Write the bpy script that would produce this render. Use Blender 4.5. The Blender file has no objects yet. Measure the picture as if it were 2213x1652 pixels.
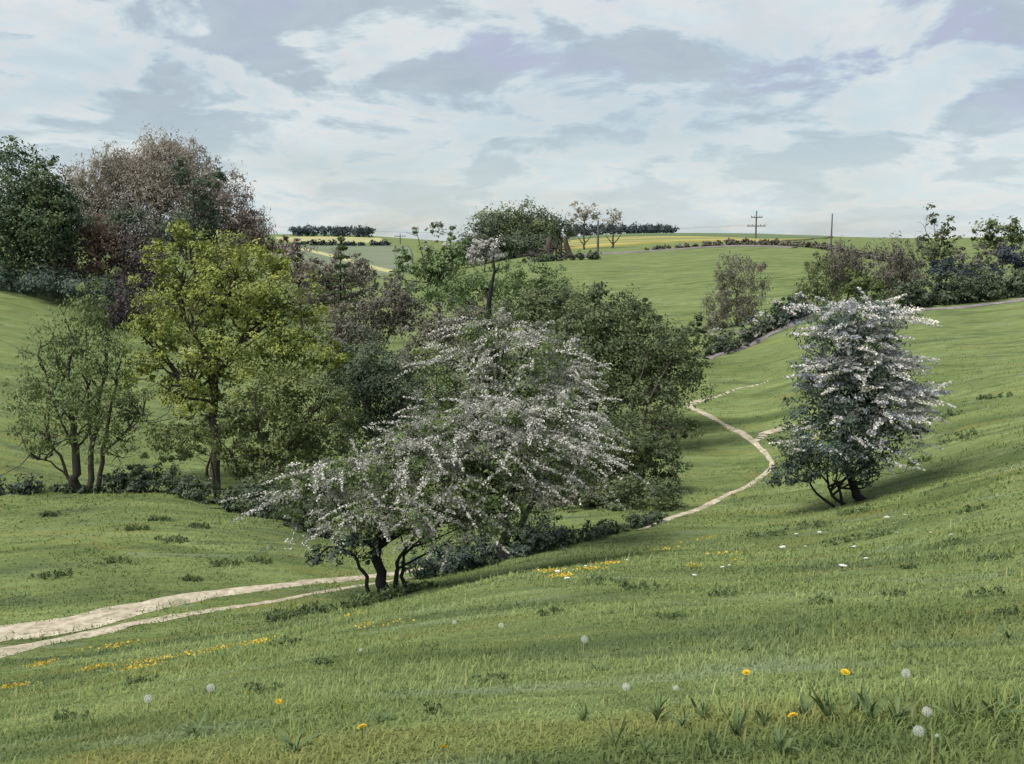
import bpy, math, random
import numpy as np
from mathutils import Vector

random.seed(7)
rng = np.random.default_rng(11)
R = math.radians
scene = bpy.context.scene
col = scene.collection

# ------------------------------------------------------------------ camera
EYE = 1.7
PITCH = R(8.0)
cam_data = bpy.data.cameras.new('camera')
cam_data.lens = 35.0
cam_data.sensor_width = 36.0
cam_data.clip_start = 0.05
cam_data.clip_end = 12000.0
cam = bpy.data.objects.new('camera', cam_data)
cam.location = (0, 0, EYE)
cam.rotation_euler = (math.pi / 2 - PITCH, 0, 0)
col.objects.link(cam)
scene.camera = cam

# ------------------------------------------------------------------ light
SUN_EL, SUN_AZ = R(57), R(-122)        # azimuth from +Y (view direction), negative = left
EXPOSURE = 0.85
SKY_STRENGTH = 0.065
SUN_STRENGTH = 3.0
scene.view_settings.view_transform = 'Standard'
scene.view_settings.look = 'None'
scene.view_settings.gamma = 1.0
scene.view_settings.use_curve_mapping = False
scene.view_settings.exposure = EXPOSURE
scene.cycles.max_bounces = 5
scene.cycles.diffuse_bounces = 3
scene.cycles.transmission_bounces = 3

sun_data = bpy.data.lights.new('sun', 'SUN')
sun_data.energy = SUN_STRENGTH
sun_data.angle = R(24.0)
sun_data.color = (1.0, 0.95, 0.87)
sun = bpy.data.objects.new('sun', sun_data)
to_sun = Vector((math.sin(SUN_AZ) * math.cos(SUN_EL), math.cos(SUN_AZ) * math.cos(SUN_EL), math.sin(SUN_EL)))
sun.rotation_euler = to_sun.to_track_quat('Z', 'Y').to_euler()
sun.location = (0, 0, 60)
col.objects.link(sun)

world = bpy.data.worlds.new('World')
scene.world = world
world.use_nodes = True


class NT:
    """small helper for node trees"""
    def __init__(self, tree):
        self.t = tree
        tree.nodes.clear()

    def n(self, kind, **kw):
        nd = self.t.nodes.new(kind)
        for k, v in kw.items():
            if k == 'inp':
                for kk, vv in v.items():
                    nd.inputs[kk].default_value = vv
            else:
                setattr(nd, k, v)
        return nd

    def l(self, a, b):
        self.t.links.new(a, b)

    def math(self, op, a, b=None, clamp=False):
        nd = self.n('ShaderNodeMath', operation=op, use_clamp=clamp)
        for i, v in enumerate((a, b)):
            if v is None:
                continue
            if isinstance(v, (int, float)):
                nd.inputs[i].default_value = v
            else:
                self.l(v, nd.inputs[i])
        return nd.outputs[0]

    def vmath(self, op, a, b=None):
        nd = self.n('ShaderNodeVectorMath', operation=op)
        for i, v in enumerate((a, b)):
            if v is None:
                continue
            if isinstance(v, (tuple, list)):
                nd.inputs[i].default_value = v
            else:
                self.l(v, nd.inputs[i])
        return nd.outputs[0]

    def noise(self, vec, scale, detail=4, rough=0.55, dist=0.0):
        nd = self.n('ShaderNodeTexNoise')
        nd.inputs['Scale'].default_value = scale
        nd.inputs['Detail'].default_value = detail
        nd.inputs['Roughness'].default_value = rough
        nd.inputs['Distortion'].default_value = dist
        if vec is not None:
            self.l(vec, nd.inputs['Vector'])
        return nd.outputs['Fac']

    def ramp(self, fac, stops, interp='LINEAR'):
        nd = self.n('ShaderNodeValToRGB')
        cr = nd.color_ramp
        cr.interpolation = interp
        while len(cr.elements) < len(stops):
            cr.elements.new(0.5)
        for e, (p, c) in zip(cr.elements, stops):
            e.position = p
            e.color = (c[0], c[1], c[2], 1) if isinstance(c, (tuple, list)) else (c, c, c, 1)
        self.l(fac, nd.inputs[0])
        return nd.outputs[0]

    def mix(self, fac, a, b, blend='MIX'):
        nd = self.n('ShaderNodeMix', data_type='RGBA', blend_type=blend)
        for s, v in ((0, fac), (6, a), (7, b)):
            if isinstance(v, (int, float)):
                nd.inputs[s].default_value = v
            elif isinstance(v, (tuple, list)):
                nd.inputs[s].default_value = (v[0], v[1], v[2], 1)
            else:
                self.l(v, nd.inputs[s])
        return nd.outputs[2]


def build_sky():
    w = NT(world.node_tree)
    out = w.n('ShaderNodeOutputWorld')
    sky = w.n('ShaderNodeTexSky', sky_type='NISHITA', sun_disc=False, sun_elevation=SUN_EL,
              sun_rotation=SUN_AZ, altitude=100.0, air_density=1.0, dust_density=1.2, ozone_density=1.0)
    bg_sky = w.n('ShaderNodeBackground')
    bg_sky.inputs['Strength'].default_value = SKY_STRENGTH
    w.l(sky.outputs[0], bg_sky.inputs[0])
    tc = w.n('ShaderNodeTexCoord')
    d = tc.outputs['Generated']
    sep = w.n('ShaderNodeSeparateXYZ')
    w.l(d, sep.inputs[0])
    zz = w.math('ADD', w.math('MAXIMUM', sep.outputs[2], 0.0), 0.24)
    comb = w.n('ShaderNodeCombineXYZ')
    w.l(w.math('DIVIDE', sep.outputs[0], zz), comb.inputs[0])
    w.l(w.math('DIVIDE', sep.outputs[1], zz), comb.inputs[1])
    comb.inputs[2].default_value = 0.35
    p = comb.outputs[0]
    # thin white veil, cloud bodies, grey undersides, lavender shadows, warm edges
    veil = w.ramp(w.noise(p, 0.75, 5, 0.6, 0.5), [(0.30, 0.4), (0.54, 1.0)])
    body = w.noise(w.vmath('ADD', p, (0.4, 5.2, 0.0)), 2.7, 7, 0.6, 0.3)
    grey = w.math('MULTIPLY', w.ramp(body, [(0.485, 0.0), (0.555, 1.0)]), w.ramp(sep.outputs[2], [(0.02, 0.15), (0.13, 1.0)]))
    edge = w.ramp(body, [(0.40, 0.0), (0.455, 1.0), (0.50, 0.0)])
    lav = w.ramp(w.noise(w.vmath('ADD', p, (9.3, 4.2, 1.0)), 1.7, 4, 0.55, 0.4), [(0.50, 0.0), (0.60, 1.0)])
    fine = w.noise(w.vmath('MULTIPLY', p, (1.0, 1.0, 1.0)), 5.0, 6, 0.65, 0.6)
    white = w.mix(w.ramp(fine, [(0.3, 0.0), (0.7, 1.0)]), (0.365, 0.42, 0.44), (0.41, 0.455, 0.465))
    white = w.mix(w.math('MULTIPLY', edge, 0.55), white, (0.47, 0.45, 0.43))
    under = w.mix(w.ramp(fine, [(0.3, 0.0), (0.7, 1.0)]), (0.215, 0.262, 0.305), (0.27, 0.315, 0.355))
    under = w.mix(w.math('MULTIPLY', lav, 0.75), under, (0.25, 0.265, 0.37))
    cloud = w.mix(w.math('MULTIPLY', grey, 0.92), white, under)
    bg_c = w.n('ShaderNodeBackground')
    bg_c.inputs['Strength'].default_value = 1.0
    w.l(cloud, bg_c.inputs[0])
    ms = w.n('ShaderNodeMixShader')
    cover = w.math('MAXIMUM', w.math('MULTIPLY', veil, 0.9), w.math('MULTIPLY', grey, 0.97))
    w.l(cover, ms.inputs[0])
    w.l(bg_sky.outputs[0], ms.inputs[1])
    w.l(bg_c.outputs[0], ms.inputs[2])
    w.l(ms.outputs[0], out.inputs[0])


build_sky()

# ------------------------------------------------------------------ survey
# Sightings taken from the viewpoint: bearing (u), height on the sight (v) and
# distance Y in metres give a point of the place in world metres.
FD = 2213 * 35.0 / 36.0
CP, SP = math.cos(PITCH), math.sin(PITCH)


def at(u, v, Y):
    a = (u - 1106.5) / FD
    b = (826.0 - v) / FD
    dy = CP + b * SP
    t = Y / dy
    return Vector((a * t, Y, EYE + t * (-SP + b * CP)))


TERRAIN_SIGHTS = [
    (1106, 1640, 4.2), (2200, 1640, 3.7), (0, 1640, 5.2), (1106, 1400, 8.6), (2200, 1400, 6.6),
    (200, 1500, 9.5), (1106, 1250, 17), (2200, 1250, 12), (0, 1500, 13), (400, 1400, 17),
    (2200, 1080, 25), (2200, 900, 42), (2200, 750, 62), (2200, 655, 85),
    (1850, 1085, 34), (1700, 1200, 23), (1460, 1118, 35), (1460, 1200, 24.5), (830, 1295, 24),
    (1660, 1010, 45), (1490, 880, 60), (1650, 830, 66), (1950, 830, 54),
    (1540, 788, 72), (1740, 692, 80), (1960, 672, 84),
    (1650, 690, 96), (1600, 600, 145), (1600, 533, 225), (1400, 562, 200), (1100, 592, 175),
    (1150, 548, 270), (1650, 519, 340), (1300, 511, 390), (1400, 507, 460), (1620, 505, 470),
    (1850, 540, 210), (2150, 560, 190), (1800, 640, 110), (2100, 600, 125),
    (860, 523, 460), (700, 511, 520), (700, 580, 310), (850, 604, 260),
    (0, 1385, 21), (400, 1300, 24.2), (800, 1252, 27.5),
    (100, 1200, 28.5), (100, 1060, 37), (350, 1064, 36.5), (600, 1130, 33),
    (100, 950, 50), (50, 800, 66), (50, 645, 92), (250, 720, 88),
]
TERRAIN_WORLD = [
    (0, 0, 0), (0, -6, 0.9), (-8, -2, -0.6), (9, -1, 1.6), (25, 5, 3.0), (-25, 5, -4.5),
    (-18, 42, -8.7), (-14, 42, -9.0), (-9, 39, -9.2),
    (-9, 52, -9.2), (-2.5, 46, -8.9), (-3.5, 72, -8.8), (4, 55, -8.7),
    (-16, 112, -8.4), (0, 115, -7.6), (-65, 130, 1.0), (-45, 135, -3.0), (-25, 190, -9),
    (-60, 60, -5.0), (-80, 100, -1.0), (70, 80, 1.0), (60, 40, 1.0), (110, 190, 3.0),
    (0, 700, -2), (-400, 700, 0), (400, 700, 0), (0, 2500, -60), (-1800, 1800, -60), (1800, 1800, -60),
    (0, -60, 5), (-60, -40, -4), (60, -40, 8), (0, -600, 0), (-600, 0, -10), (600, 0, 10),
    (0, -2500, -40), (-2500, 0, -40), (2500, 0, -40),
]
_pts = np.array([tuple(at(*s)) for s in TERRAIN_SIGHTS] + TERRAIN_WORLD, dtype=float)


def _warp(x, y):
    r = np.sqrt(x * x + y * y) + 1e-9
    k = np.log1p(r / 8.0) / r
    return x * k * 3.0, y * k * 3.0, r


def _tps(r2):
    return 0.5 * r2 * np.log(r2 + 1e-12)


_wx, _wy, _wr = _warp(_pts[:, 0], _pts[:, 1])
_g = _pts[:, 2] / (_wr + 10.0)
_n = len(_g)
_K = _tps((_wx[:, None] - _wx[None]) ** 2 + (_wy[:, None] - _wy[None]) ** 2) + np.eye(_n) * 0.004
_P = np.stack([np.ones(_n), _wx, _wy], 1)
_A = np.block([[_K, _P], [_P.T, np.zeros((3, 3))]])
_sol = np.linalg.solve(_A, np.concatenate([_g, np.zeros(3)]))


def terrain(x, y):
    x = np.atleast_1d(np.asarray(x, float))
    y = np.atleast_1d(np.asarray(y, float))
    out = np.empty(len(x))
    for s in range(0, len(x), 20000):
        xx, yy = x[s:s + 20000], y[s:s + 20000]
        wx, wy, r = _warp(xx, yy)
        k = _tps((wx[:, None] - _wx[None]) ** 2 + (wy[:, None] - _wy[None]) ** 2)
        g = k @ _sol[:_n] + _sol[_n] + _sol[_n + 1] * wx + _sol[_n + 2] * wy
        z = g * (r + 10.0)
        amp = np.clip((r - 3) / 30, 0, 1) * 0.10
        z = z + amp * (np.sin(xx * 0.9 + 1.3 * np.sin(yy * 0.31)) * np.sin(yy * 0.7 + 0.5 * np.sin(xx * 0.43))) * np.clip(1 - r / 200, 0, 1)
        out[s:s + 20000] = z
    return out


def tz(x, y):
    return float(terrain(x, y)[0])


def stand(u, Y, v=1000):
    """a spot on the ground on bearing u at distance Y"""
    p = at(u, v, Y)
    for _ in range(4):
        p.z = tz(p.x, p.y)
        # bearing correction for the height of the spot
        b = ((p.z - EYE) * CP + Y * SP) / (Y * CP - (p.z - EYE) * SP)
        p.x = (u - 1106.5) / FD * Y / (CP + b * SP)
    p.z = tz(p.x, p.y)
    return p


def sight(u, v, near=3.0, far=500.0):
    """the ground point seen in direction (u, v)"""
    ys = np.geomspace(near, far, 700)
    a = (u - 1106.5) / FD
    b = (826.0 - v) / FD
    t = ys / (CP + b * SP)
    zs = EYE + t * (-SP + b * CP)
    g = terrain(a * t, ys)
    hit = np.where(zs <= g)[0]
    i = hit[0] if len(hit) else len(ys) - 1
    if i > 0 and len(hit):
        d0, d1 = zs[i - 1] - g[i - 1], zs[i] - g[i]
        f = d0 / (d0 - d1 + 1e-9)
        Y = ys[i - 1] + (ys[i] - ys[i - 1]) * f
    else:
        Y = ys[i]
    x = a * Y / (CP + b * SP)
    return Vector((x, Y, tz(x, Y)))


# ------------------------------------------------------------------ materials
def new_mat(name):
    m = bpy.data.materials.new(name)
    m.use_nodes = True
    return m, NT(m.node_tree)


def soft_shader(w, colour, rough=0.75, transl=0.0, bump=None, bump_d=0.02, spec=0.25):
    out = w.n('ShaderNodeOutputMaterial')
    pb = w.n('ShaderNodeBsdfPrincipled')
    pb.inputs['Roughness'].default_value = rough
    pb.inputs['Specular IOR Level'].default_value = spec
    if isinstance(colour, (tuple, list)):
        pb.inputs['Base Color'].default_value = (*colour[:3], 1)
    else:
        w.l(colour, pb.inputs['Base Color'])
    if bump is not None:
        bn = w.n('ShaderNodeBump')
        bn.inputs['Distance'].default_value = bump_d
        bn.inputs['Strength'].default_value = 0.8
        w.l(bump, bn.inputs['Height'])
        w.l(bn.outputs[0], pb.inputs['Normal'])
    if transl > 0:
        tr = w.n('ShaderNodeBsdfTranslucent')
        if isinstance(colour, (tuple, list)):
            tr.inputs[0].default_value = (*colour[:3], 1)
        else:
            w.l(colour, tr.inputs[0])
        ms = w.n('ShaderNodeMixShader')
        ms.inputs[0].default_value = transl
        w.l(pb.outputs[0], ms.inputs[1])
        w.l(tr.outputs[0], ms.inputs[2])
        w.l(ms.outputs[0], out.inputs[0])
    else:
        w.l(pb.outputs[0], out.inputs[0])


def leaf_mat(name, cols, transl=0.3):
    m, w = new_mat(name)
    a = w.n('ShaderNodeAttribute', attribute_name='tint')
    k = len(cols)
    c = w.ramp(a.outputs['Fac'], [(i / (k - 1), c) for i, c in enumerate(cols)])
    soft_shader(w, c, 0.6, transl, spec=0.3)
    return m


def bark_mat(name, dark, light):
    m, w = new_mat(name)
    tc = w.n('ShaderNodeNewGeometry')
    v = w.vmath('MULTIPLY', tc.outputs['Position'], (1, 1, 0.25))
    f = w.noise(v, 9, 6, 0.65, 0.3)
    c = w.ramp(f, [(0.3, dark), (0.7, light)])
    soft_shader(w, c, 0.9, 0, f, 0.03)
    return m


def meadow_colour(w):
    """turf colour shared by the ground sheet and the blades"""
    g = w.n('ShaderNodeNewGeometry')
    p = g.outputs['Position']
    flat = w.vmath('MULTIPLY', p, (1, 1, 0))
    rot = w.n('ShaderNodeMapping')
    rot.inputs['Rotation'].default_value = (0, 0, R(-28))
    rot.inputs['Scale'].default_value = (0.45, 1.5, 1)
    w.l(flat, rot.inputs['Vector'])
    s = rot.outputs[0]
    big = w.noise(flat, 0.045, 4, 0.55, 0.4)
    mid = w.noise(s, 0.33, 5, 0.6, 0.6)
    small = w.noise(s, 2.1, 5, 0.65, 0.5)
    c = w.ramp(mid, [(0.36, (0.066, 0.092, 0.030)), (0.47, (0.122, 0.158, 0.052)), (0.60, (0.182, 0.222, 0.084))])
    c = w.mix(w.ramp(big, [(0.40, 0.0), (0.60, 0.6)]), c, (0.168, 0.210, 0.080))
    c = w.mix(w.ramp(small, [(0.40, 0.45), (0.56, 0.0)]), c, (0.060, 0.092, 0.036))
    c = w.mix(w.ramp(w.noise(s, 0.5, 4, 0.6, 0.8), [(0.54, 0.0), (0.68, 0.75)]), c, (0.165, 0.162, 0.052))
    c = w.mix(w.ramp(w.noise(w.vmath('ADD', s, (7, 3, 0)), 0.6, 3, 0.6, 0.8), [(0.58, 0.0), (0.72, 0.6)]), c, (0.180, 0.222, 0.145))
    c = w.mix(w.ramp(w.noise(w.vmath('ADD', s, (1, 9, 0)), 0.42, 4, 0.65, 1.0), [(0.55, 0.0), (0.63, 0.7)]), c, (0.066, 0.094, 0.044))
    c = w.mix(w.ramp(w.noise(w.vmath('MULTIPLY', flat, (0.3, 1, 1)), 0.16, 5, 0.65, 0.8), [(0.50, 0.0), (0.64, 0.5)]), c, (0.098, 0.128, 0.052))
    return c, small, p


def ground_mat():
    m, w = new_mat('meadow_turf')
    c, small, p = meadow_colour(w)
    bump = w.noise(p, 7, 6, 0.7, 0.2)
    soft_shader(w, c, 0.95, 0, bump, 0.10, 0.1)
    return m


def blade_mat():
    m, w = new_mat('grass_blades')
    c, small, p = meadow_colour(w)
    a = w.n('ShaderNodeAttribute', attribute_name='tint')
    v = w.ramp(a.outputs['Fac'], [(0, (1.2, 1.25, 1.2)), (0.5, (1.5, 1.52, 1.48)), (0.9, (1.75, 1.74, 1.65)), (0.95, (2.1, 1.9, 2.0)), (1, (2.5, 2.0, 2.4))])
    c = w.mix(1.0, c, v, 'MULTIPLY')
    soft_shader(w, c, 0.7, 0.35, spec=0.2)
    return m


def noisy_mat(name, a, b, scale, rough=0.9, bump_d=0.02, stretch=(1, 1, 1), lo=0.35, hi=0.65):
    m, w = new_mat(name)
    g = w.n('ShaderNodeNewGeometry')
    v = w.vmath('MULTIPLY', g.outputs['Position'], stretch)
    f = w.noise(v, scale, 6, 0.62, 0.4)
    soft_shader(w, w.ramp(f, [(lo, a), (hi, b)]), rough, 0, f, bump_d, 0.15)
    return m


M = {}
M['ground'] = ground_mat()
M['blade'] = blade_mat()
def chalk_mat():
    m, w = new_mat('chalk_path')
    g = w.n('ShaderNodeNewGeometry')
    p = g.outputs['Position']
    f = w.noise(p, 3.2, 7, 0.68, 0.4)
    c = w.ramp(f, [(0.34, (0.22, 0.19, 0.135)), (0.50, (0.37, 0.325, 0.245)), (0.66, (0.50, 0.45, 0.36))])
    c = w.mix(w.ramp(w.noise(p, 1.1, 5, 0.65, 0.6), [(0.54, 0.0), (0.64, 0.6)]), c, (0.19, 0.19, 0.11))
    c = w.mix(w.ramp(w.noise(p, 14, 3, 0.6), [(0.62, 0.0), (0.7, 0.6)]), c, (0.60, 0.57, 0.50))
    soft_shader(w, c, 0.95, 0, f, 0.05, 0.15)
    return m


M['chalk'] = chalk_mat()
M['soil'] = noisy_mat('bank_soil', (0.12, 0.105, 0.115), (0.24, 0.21, 0.215), 1.2, 0.95, 0.05)
M['mauve_soil'] = noisy_mat('mauve_soil', (0.11, 0.10, 0.10), (0.20, 0.18, 0.175), 0.4, 0.95, 0.05)
M['rape'] = noisy_mat('rape_crop', (0.13, 0.155, 0.06), (0.34, 0.30, 0.10), 0.03, 0.95, 0.1, (0.4, 3.0, 1), 0.40, 0.60)
M['far_green'] = noisy_mat('far_crop', (0.085, 0.12, 0.055), (0.12, 0.155, 0.08), 0.04, 0.95, 0.1, (0.5, 2, 1))
M['far_grey'] = noisy_mat('far_stubble', (0.12, 0.145, 0.095), (0.15, 0.175, 0.115), 0.04, 0.95, 0.1, (0.5, 2, 1))
M['straw'] = noisy_mat('straw_strip', (0.28, 0.28, 0.14), (0.36, 0.34, 0.17), 0.05, 0.95, 0.1)
M['bark'] = bark_mat('bark_brown', (0.035, 0.030, 0.026), (0.10, 0.082, 0.070))
M['bark_dark'] = bark_mat('bark_dark', (0.010, 0.010, 0.012), (0.030, 0.027, 0.028))
M['bark_pale'] = bark_mat('bark_pale', (0.06, 0.05, 0.042), (0.14, 0.12, 0.10))
M['pole'] = bark_mat('pole_wood', (0.07, 0.065, 0.075), (0.13, 0.12, 0.13))
M['wire'] = noisy_mat('wire_metal', (0.06, 0.06, 0.07), (0.09, 0.09, 0.1), 4.0, 0.5, 0.0)
LEAF = {
    'evergreen': [(0.014, 0.026, 0.018), (0.026, 0.046, 0.026), (0.045, 0.062, 0.026), (0.06, 0.08, 0.035)],
    'bare': [(0.072, 0.062, 0.050), (0.125, 0.110, 0.088), (0.158, 0.142, 0.116), (0.19, 0.182, 0.162)],
    'bare_red': [(0.052, 0.042, 0.038), (0.098, 0.078, 0.066), (0.132, 0.108, 0.092), (0.165, 0.142, 0.13)],
    'rust': [(0.040, 0.032, 0.026), (0.085, 0.058, 0.042), (0.12, 0.08, 0.058), (0.075, 0.075, 0.04)],
    'plum': [(0.016, 0.015, 0.018), (0.034, 0.028, 0.032), (0.055, 0.042, 0.042), (0.06, 0.05, 0.05)],
    'yellow': [(0.055, 0.076, 0.024), (0.105, 0.130, 0.032), (0.150, 0.172, 0.038), (0.235, 0.24, 0.062)],
    'olive': [(0.030, 0.042, 0.018), (0.058, 0.078, 0.028), (0.086, 0.106, 0.036), (0.11, 0.125, 0.045)],
    'willow': [(0.050, 0.070, 0.028), (0.082, 0.112, 0.042), (0.115, 0.145, 0.056), (0.145, 0.17, 0.075)],
    'dark': [(0.016, 0.024, 0.018), (0.030, 0.042, 0.028), (0.048, 0.060, 0.034), (0.062, 0.075, 0.042)],
    'thicket': [(0.026, 0.036, 0.020), (0.048, 0.062, 0.030), (0.070, 0.085, 0.038), (0.092, 0.104, 0.048)],
    'greybrown': [(0.040, 0.038, 0.032), (0.068, 0.064, 0.052), (0.092, 0.086, 0.068), (0.11, 0.108, 0.08)],
    'fresh': [(0.040, 0.066, 0.026), (0.070, 0.108, 0.042), (0.10, 0.142, 0.058), (0.13, 0.17, 0.085)],
    'hawthorn': [(0.030, 0.048, 0.018), (0.054, 0.082, 0.028), (0.086, 0.118, 0.038), (0.125, 0.15, 0.055)],
    'haw_dark': [(0.014, 0.024, 0.022), (0.028, 0.044, 0.036), (0.046, 0.066, 0.048), (0.066, 0.085, 0.062)],
    'blossom': [(0.24, 0.24, 0.22), (0.37, 0.36, 0.34), (0.48, 0.47, 0.44), (0.60, 0.58, 0.54)],
    'blossom_cool': [(0.22, 0.25, 0.30), (0.42, 0.43, 0.46), (0.60, 0.58, 0.56), (0.74, 0.71, 0.65)],
    'blue_wood': [(0.014, 0.024, 0.030), (0.022, 0.036, 0.040), (0.032, 0.046, 0.046), (0.042, 0.056, 0.05)],
    'blue_bush': [(0.010, 0.014, 0.028), (0.018, 0.024, 0.042), (0.03, 0.036, 0.05), (0.045, 0.05, 0.055)],
    'sage': [(0.15, 0.16, 0.125), (0.22, 0.23, 0.18), (0.30, 0.30, 0.26), (0.40, 0.39, 0.36)],
    'mauve': [(0.14, 0.15, 0.19), (0.26, 0.27, 0.32), (0.40, 0.40, 0.43), (0.58, 0.56, 0.55)],
    'weed': [(0.044, 0.068, 0.030), (0.064, 0.096, 0.038), (0.085, 0.120, 0.048), (0.11, 0.148, 0.06)],
    'buttercup': [(0.38, 0.28, 0.02), (0.55, 0.40, 0.03), (0.62, 0.47, 0.06), (0.5, 0.42, 0.12)],
}
for k_, v_ in LEAF.items():
    if 'blossom' not in k_ and k_ not in ('buttercup', 'sage', 'mauve'):
        gain = 1.95 if k_ in ('dark', 'thicket', 'evergreen', 'plum', 'greybrown', 'bare', 'bare_red', 'haw_dark', 'rust') else (1.75 if k_ == 'yellow' else 1.6)
        gain *= 1.15 if k_ in ('bare', 'evergreen', 'dark') else 1.0
        v_ = [tuple(c * gain for c in q) for q in v_]
    M[k_] = leaf_mat('foliage_' + k_, v_, 0.12 if 'blossom' in k_ else 0.28)


# ------------------------------------------------------------------ mesh helpers
def mesh_from(name, verts, faces, mat, tint=None, smooth=False):
    """verts (n,3), faces (m,k) all the same size or a list of such arrays"""
    me = bpy.data.meshes.new(name)
    if not isinstance(faces, list):
        faces = [faces]
    faces = [np.asarray(f, dtype=np.int32) for f in faces if len(f)]
    verts = np.asarray(verts, dtype=np.float32)
    loops = np.concatenate([f.ravel() for f in faces])
    tot = np.concatenate([np.full(len(f), f.shape[1], np.int32) for f in faces])
    start = np.concatenate([[0], np.cumsum(tot)[:-1]]).astype(np.int32)
    me.vertices.add(len(verts))
    me.vertices.foreach_set('co', verts.ravel())
    me.loops.add(len(loops))
    me.loops.foreach_set('vertex_index', loops)
    me.polygons.add(len(tot))
    me.polygons.foreach_set('loop_start', start)
    me.polygons.foreach_set('loop_total', tot)
    if smooth:
        me.polygons.foreach_set('use_smooth', np.ones(len(tot), dtype=bool))
    if tint is not None:
        at_ = me.attributes.new('tint', 'FLOAT', 'POINT')
        at_.data.foreach_set('value', np.asarray(tint, dtype=np.float32))
    me.update(calc_edges=True)
    me.materials.append(mat)
    return me


def link(name, me, parent=None, loc=None):
    o = bpy.data.objects.new(name, me)
    col.objects.link(o)
    if parent is not None:
        o.parent = parent
    if loc is not None:
        o.location = loc
    return o


def tag(o, label=None, cat=None, group=None, kind=None):
    if label:
        o['label'] = label
    if cat:
        o['category'] = cat
    if group:
        o['group'] = group
    if kind:
        o['kind'] = kind
    return o


def empty(name, loc):
    e = bpy.data.objects.new(name, None)
    e.empty_display_size = 0.3
    e.location = loc
    col.objects.link(e)
    return e


class Tubes:
    """collects tapered tubes into one mesh"""
    def __init__(self):
        self.v, self.f, self.n = [], [], 0

    def add(self, pts, radii, sides=6):
        pts = np.asarray([tuple(p) for p in pts], float)
        k = len(pts)
        tang = np.gradient(pts, axis=0)
        tang /= np.linalg.norm(tang, axis=1)[:, None] + 1e-9
        ref = np.array([0.13, 0.97, 0.21])
        a = np.cross(tang, ref)
        a /= np.linalg.norm(a, axis=1)[:, None] + 1e-9
        b = np.cross(tang, a)
        ang = np.linspace(0, 2 * math.pi, sides, endpoint=False)
        ring = pts[:, None] + np.asarray(radii)[:, None, None] * (
            np.cos(ang)[None, :, None] * a[:, None] + np.sin(ang)[None, :, None] * b[:, None])
        self.v.append(ring.reshape(-1, 3))
        i = np.arange(k - 1)[:, None] * sides
        j = np.arange(sides)[None]
        j2 = (j + 1) % sides
        q = np.stack([i + j, i + j2, i + sides + j2, i + sides + j], -1).reshape(-1, 4) + self.n
        self.f.append(q)
        self.n += k * sides

    def limb(self, p0, p1, r0, r1, bend=0.12, segs=6, sides=6, sag=0.0):
        p0, p1 = np.asarray(tuple(p0), float), np.asarray(tuple(p1), float)
        L = np.linalg.norm(p1 - p0)
        t = np.linspace(0, 1, segs)
        pts = p0 + (p1 - p0) * t[:, None]
        off = rng.normal(0, bend * L, 3)
        off2 = rng.normal(0, bend * L * 0.5, 3)
        pts += np.sin(t * math.pi)[:, None] * off + np.sin(t * 2 * math.pi)[:, None] * off2
        pts[:, 2] -= sag * L * t ** 2
        self.add(pts, r0 + (r1 - r0) * t ** 0.8, sides)
        return pts

    def build(self, name, mat, parent=None, origin=None, smooth=True):
        v = np.concatenate(self.v)
        if origin is not None:
            v = v - np.asarray(tuple(origin))
        return link(name, mesh_from(name, v, np.concatenate(self.f), mat, None, smooth), parent)


def leaf_cards(pos, out, size, tint, aspect=0.5, up=0.35, spread=1.0, droop=0.0, face=None):
    """little folded leaf blades: 4 points, 2 triangles each"""
    n = len(pos)
    d = rng.normal(size=(n, 3)) * spread + out
    d[:, 2] -= droop
    d /= np.linalg.norm(d, axis=1)[:, None] + 1e-9
    nn = rng.normal(size=(n, 3)) * 0.8 + np.array([0, 0, up])
    if face is not None:
        nn = face + rng.normal(size=(n, 3)) * 0.45
    if face is not None:
        d = d - nn * ((d * nn).sum(1) / ((nn * nn).sum(1) + 1e-9) * 0.8)[:, None]
        d /= np.linalg.norm(d, axis=1)[:, None] + 1e-9
    s = np.cross(d, nn)
    s /= np.linalg.norm(s, axis=1)[:, None] + 1e-9
    fold = np.cross(s, d) * (rng.uniform(-0.15, 0.25, n))[:, None]
    L = size[:, None]
    W = L * aspect
    base = pos - d * L * 0.5
    tip = pos + d * L * 0.5
    m0 = pos - d * L * 0.05 + s * W * 0.5 + fold * L
    m1 = pos + d * L * 0.08 - s * W * 0.5 + fold * L
    v = np.stack([base, m0, tip, m1], 1).reshape(-1, 3)
    i = np.arange(n)[:, None] * 4
    f = np.concatenate([i + np.array([[0, 1, 2]]), i + np.array([[0, 2, 3]])])
    return v, f, np.repeat(tint, 4)


def lobe_world(lobes, Y):
    res = []
    for L in lobes:
        u, v, ru, rv = L[:4]
        dy = L[4] if len(L) > 4 else 0.0
        c = at(u, v, Y + dy)
        k = (Y + dy) / FD
        k *= 1.08
        res.append((np.array(tuple(c)), np.array([ru * k, 0.85 * 0.5 * (ru + rv) * k + 0.15 * ru * k, rv * k])))
    return res


def crown_points(lw, n_cl, inner=0.35, rough=0.14):
    """cluster centres spread through the lobes, most of them near the skin"""
    w = np.array([(r[0] * r[2] + 1e-6) for _, r in lw])
    idx = rng.choice(len(lw), n_cl, p=w / w.sum())
    d = rng.normal(size=(n_cl, 3))
    d /= np.linalg.norm(d, axis=1)[:, None]
    rho = 1 - (1 - inner) * rng.random(n_cl) ** 1.8
    rho *= 1 + rng.normal(0, rough, n_cl)
    C = np.array([lw[i][0] for i in idx])
    Rr = np.array([lw[i][1] for i in idx])
    return C + d * Rr * rho[:, None], d, Rr, idx


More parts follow.
